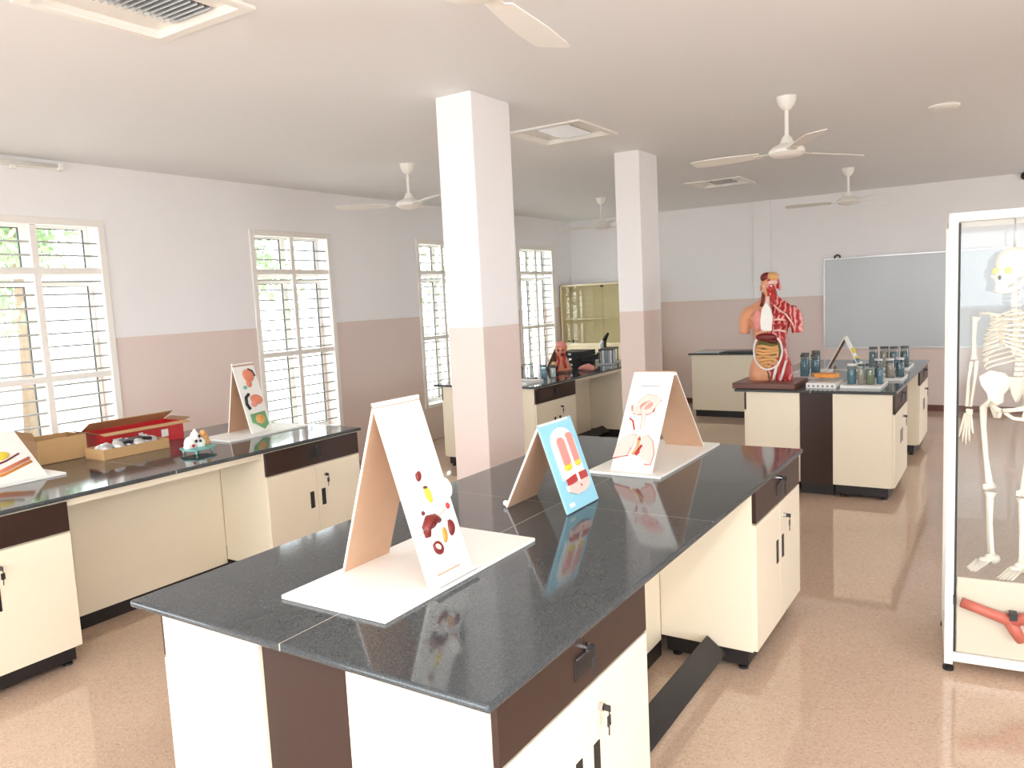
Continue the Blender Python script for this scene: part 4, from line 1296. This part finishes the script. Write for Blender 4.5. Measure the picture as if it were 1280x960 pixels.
# skull
bm = bmesh.new()
ell(bm, (0, 0.015, 1.365), (0.066, 0.080, 0.070), None, 20, 14)
ell(bm, (0, -0.040, 1.310), (0.048, 0.034, 0.044), None, 14, 10)
for q in (-1, 1):
    ell(bm, (q * 0.048, -0.030, 1.312), (0.014, 0.032, 0.012))
ell(bm, (0, -0.062, 1.282), (0.028, 0.016, 0.018))
ell(bm, (0, -0.068, 1.325), (0.008, 0.010, 0.016))
sk = obj('skull', bm, 'bone', s)
remeshed(sk, 0.006, 2)
for q in (-1, 1):
    E_('eye_socket', 'bone_yellow', sk, (q * 0.026, -0.063, 1.333), (0.017, 0.012, 0.015))
E_('nasal_opening', 'dark_metal', sk, (0, -0.078, 1.305), (0.007, 0.005, 0.010))
bm = bmesh.new()
tube(bm, [(-0.050, 0.0, 1.300), (-0.046, -0.018, 1.262), (-0.026, -0.056, 1.250), (0, -0.066, 1.248), (0.026, -0.056, 1.250), (0.046, -0.018, 1.262), (0.050, 0.0, 1.300)], [0.008, 0.011, 0.012, 0.013, 0.012, 0.011, 0.008], 8)
obj('jaw', bm, 'bone', s, smooth=True)
B('teeth', 'white_plastic', s, -0.022, 0.022, -0.074, -0.060, 1.258, 1.276, bev=0.003)
# spine
def spine_pt(z):
    t = (z - 0.80) / 0.50
    return (0, 0.045 + 0.022 * math.sin(t * 5.5), z)
z = 0.86
fv = None
while z < 1.29:
    rad = 0.017 - 0.006 * (z - 0.86) / 0.43
    bm = bmesh.new()
    c = spine_pt(z)
    lathe(bm, [(rad * 0.95, -0.008), (rad, -0.004), (rad * 0.9, 0), (rad, 0.004), (rad * 0.95, 0.008)], 10, c)
    tube(bm, [(c[0] - 0.022, c[1] + 0.010, z), (c[0], c[1] + 0.014, z), (c[0] + 0.022, c[1] + 0.010, z)], 0.004, 6)
    tube(bm, [(0, c[1] + rad, z), (0, c[1] + rad + 0.022, z - 0.010)], 0.004, 6)
    obj('vertebra', bm, 'bone', s)
    z += 0.0215
# ribs
for k in range(11):
    t = k / 10
    z0 = 1.165 - 0.022 * k
    wd = 0.062 + 0.058 * math.sin(min(1, t * 1.25) * math.pi / 2)
    dpf = 0.085 + 0.02 * math.sin(t * math.pi)
    sp = spine_pt(z0)
    reach = 1.0 if k < 7 else (0.9 - 0.13 * (k - 7))
    for q in (-1, 1):
        pts = []
        N = 12
        for i in range(N + 1):
            a = math.pi * i / N * reach
            x = q * wd * math.sin(a)
            y = sp[1] + 0.012 - (dpf + 0.01) * (1 - math.cos(a)) * 0.55
            zz = z0 - 0.055 * (a / math.pi) * (0.7 + 0.6 * t) - 0.012 * math.sin(a)
            if k >= 2 and a > 2.2:
                zz += (a - 2.2) * 0.022 * (k - 1) * 0.45
            if a > 2.6:
                x = q * max(0.010, abs(x))
            pts.append((x, y, zz))
        bone('rib', pts, 0.0048, 6)
bm = bmesh.new()
prism(bm, [(-0.018, 1.135), (0.018, 1.135), (0.012, 1.09), (0.014, 1.0), (0.0, 0.965), (-0.014, 1.0), (-0.012, 1.09)], -0.006, 0.006)
obj('sternum', bm, 'bone', s, (0, -0.068, 0), (R(-6), 0, 0))
for q in (-1, 1):
    bone('clavicle', [(q * 0.012, -0.055, 1.142), (q * 0.06, -0.050, 1.152), (q * 0.11, -0.015, 1.150), (q * 0.145, 0.01, 1.150)], [0.007, 0.006, 0.006, 0.008])
    bm = bmesh.new()
    prism(bm, [(q * 0.05, 1.13), (q * 0.135, 1.14), (q * 0.12, 1.08), (q * 0.075, 1.0)], 0.066, 0.072)
    obj('scapula', bm, 'bone', s)
    bone('humerus', [(q * 0.160, 0.012, 1.135), (q * 0.166, 0.012, 1.11), (q * 0.172, 0.015, 1.04), (q * 0.168, 0.012, 0.965), (q * 0.165, 0.010, 0.940)], [0.018, 0.011, 0.0085, 0.010, 0.016])
    bone('ulna', [(q * 0.158, 0.018, 0.935), (q * 0.158, 0.006, 0.85), (q * 0.166, -0.01, 0.725)], [0.010, 0.006, 0.006])
    bone('radius', [(q * 0.176, 0.008, 0.930), (q * 0.184, 0.0, 0.85), (q * 0.180, -0.014, 0.725)], [0.008, 0.006, 0.009])
    hand = bpy.data.objects.new('hand', None)
    bpy.data.objects.remove(hand)
    bm = bmesh.new()
    for i in range(6):
        ell(bm, (q * (0.160 + 0.009 * (i % 3)), -0.014, 0.708 - 0.012 * (i // 3)), (0.007, 0.007, 0.008), None, 8, 6)
    hb = obj('hand', bm, 'bone', s, smooth=True)
    for i in range(5):
        dx = (i - 2) * 0.018 + 0.006
        ln = (0.085, 0.125, 0.140, 0.132, 0.110)[i]
        bm = bmesh.new()
        x0 = q * (0.172 + dx * 0.35)
        x1 = q * (0.168 + dx * 0.95)
        tube(bm, [(x0, -0.016, 0.692), ((x0 + x1) / 2, -0.022, 0.692 - ln * 0.45), (x0 * 0.3 + x1 * 0.7, -0.026, 0.692 - ln * 0.7), (x1, -0.028, 0.692 - ln)], [0.006, 0.0045, 0.005, 0.003], 6)
        obj('finger', bm, 'bone', hb, smooth=True)
# pelvis
for q in (-1, 1):
    bm = bmesh.new()
    out = [(0.022, 0.845), (0.045, 0.885), (0.085, 0.895), (0.118, 0.868), (0.112, 0.83), (0.092, 0.79), (0.090, 0.755), (0.070, 0.735), (0.048, 0.75), (0.045, 0.79), (0.03, 0.815)]
    A, Bv = [], []
    for x, zz in out:
        y = 0.055 - (x - 0.02) * 0.75
        A.append(bm.verts.new((q * x, y - 0.006, zz))); Bv.append(bm.verts.new((q * x, y + 0.006, zz)))
    N = len(out)
    bm.faces.new(A); bm.faces.new(Bv[::-1])
    for i in range(N):
        bm.faces.new((A[i], Bv[i], Bv[(i + 1) % N], A[(i + 1) % N]))
    obj('hip_bone', bm, 'bone', s)
    bone('pubis', [(q * 0.078, 0.0, 0.745), (q * 0.045, -0.03, 0.735), (q * 0.006, -0.045, 0.728)], [0.014, 0.009, 0.011])
    bone('ischium', [(q * 0.078, 0.01, 0.745), (q * 0.060, 0.012, 0.690), (q * 0.030, -0.015, 0.695), (q * 0.008, -0.04, 0.722)], [0.014, 0.013, 0.008, 0.008])
    bone('femur', [(q * 0.078, 0.004, 0.752), (q * 0.102, 0.006, 0.742), (q * 0.118, 0.008, 0.725), (q * 0.108, -0.004, 0.64), (q * 0.090, -0.010, 0.50), (q * 0.078, -0.004, 0.39), (q * 0.074, 0.0, 0.365)], [0.020, 0.012, 0.016, 0.012, 0.0105, 0.015, 0.027], 10)
    bone('patella', [(q * 0.074, -0.032, 0.385), (q * 0.074, -0.034, 0.362)], [0.012, 0.012])
    bone('tibia', [(q * 0.072, 0.0, 0.345), (q * 0.072, -0.004, 0.32), (q * 0.070, -0.002, 0.20), (q * 0.066, 0.006, 0.075), (q * 0.064, 0.008, 0.055)], [0.026, 0.016, 0.010, 0.010, 0.014], 10)
    bone('fibula', [(q * 0.096, 0.014, 0.325), (q * 0.094, 0.016, 0.20), (q * 0.082, 0.012, 0.055)], [0.007, 0.005, 0.007])
    bm = bmesh.new()
    ell(bm, (q * 0.068, 0.030, 0.026), (0.020, 0.030, 0.022)); ell(bm, (q * 0.068, -0.005, 0.040), (0.022, 0.026, 0.018)); ell(bm, (q * 0.070, -0.040, 0.034), (0.026, 0.022, 0.014))
    ft = obj('foot', bm, 'bone', s, smooth=True)
    for i in range(5):
        x = q * (0.050 + 0.0115 * i)
        ln = (0.085, 0.090, 0.082, 0.074, 0.064)[i]
        bm = bmesh.new()
        tube(bm, [(x, -0.050, 0.032), (x * 1.02, -0.050 - ln * 0.55, 0.016), (x * 1.03, -0.050 - ln, 0.006)], [0.008, 0.0055, 0.005], 6)
        obj('toe', bm, 'bone', ft, smooth=True)
bm = bmesh.new()
prism(bm, [(-0.035, 0.865), (0.035, 0.865), (0.018, 0.79), (0.0, 0.755), (-0.018, 0.79)], 0.048, 0.066)
obj('sacrum', bm, 'bone', s)
T('hanging_rod', 'aluminium', s, [(0, 0.02, 1.42), (0, 0.02, 1.562)], 0.004, 8)
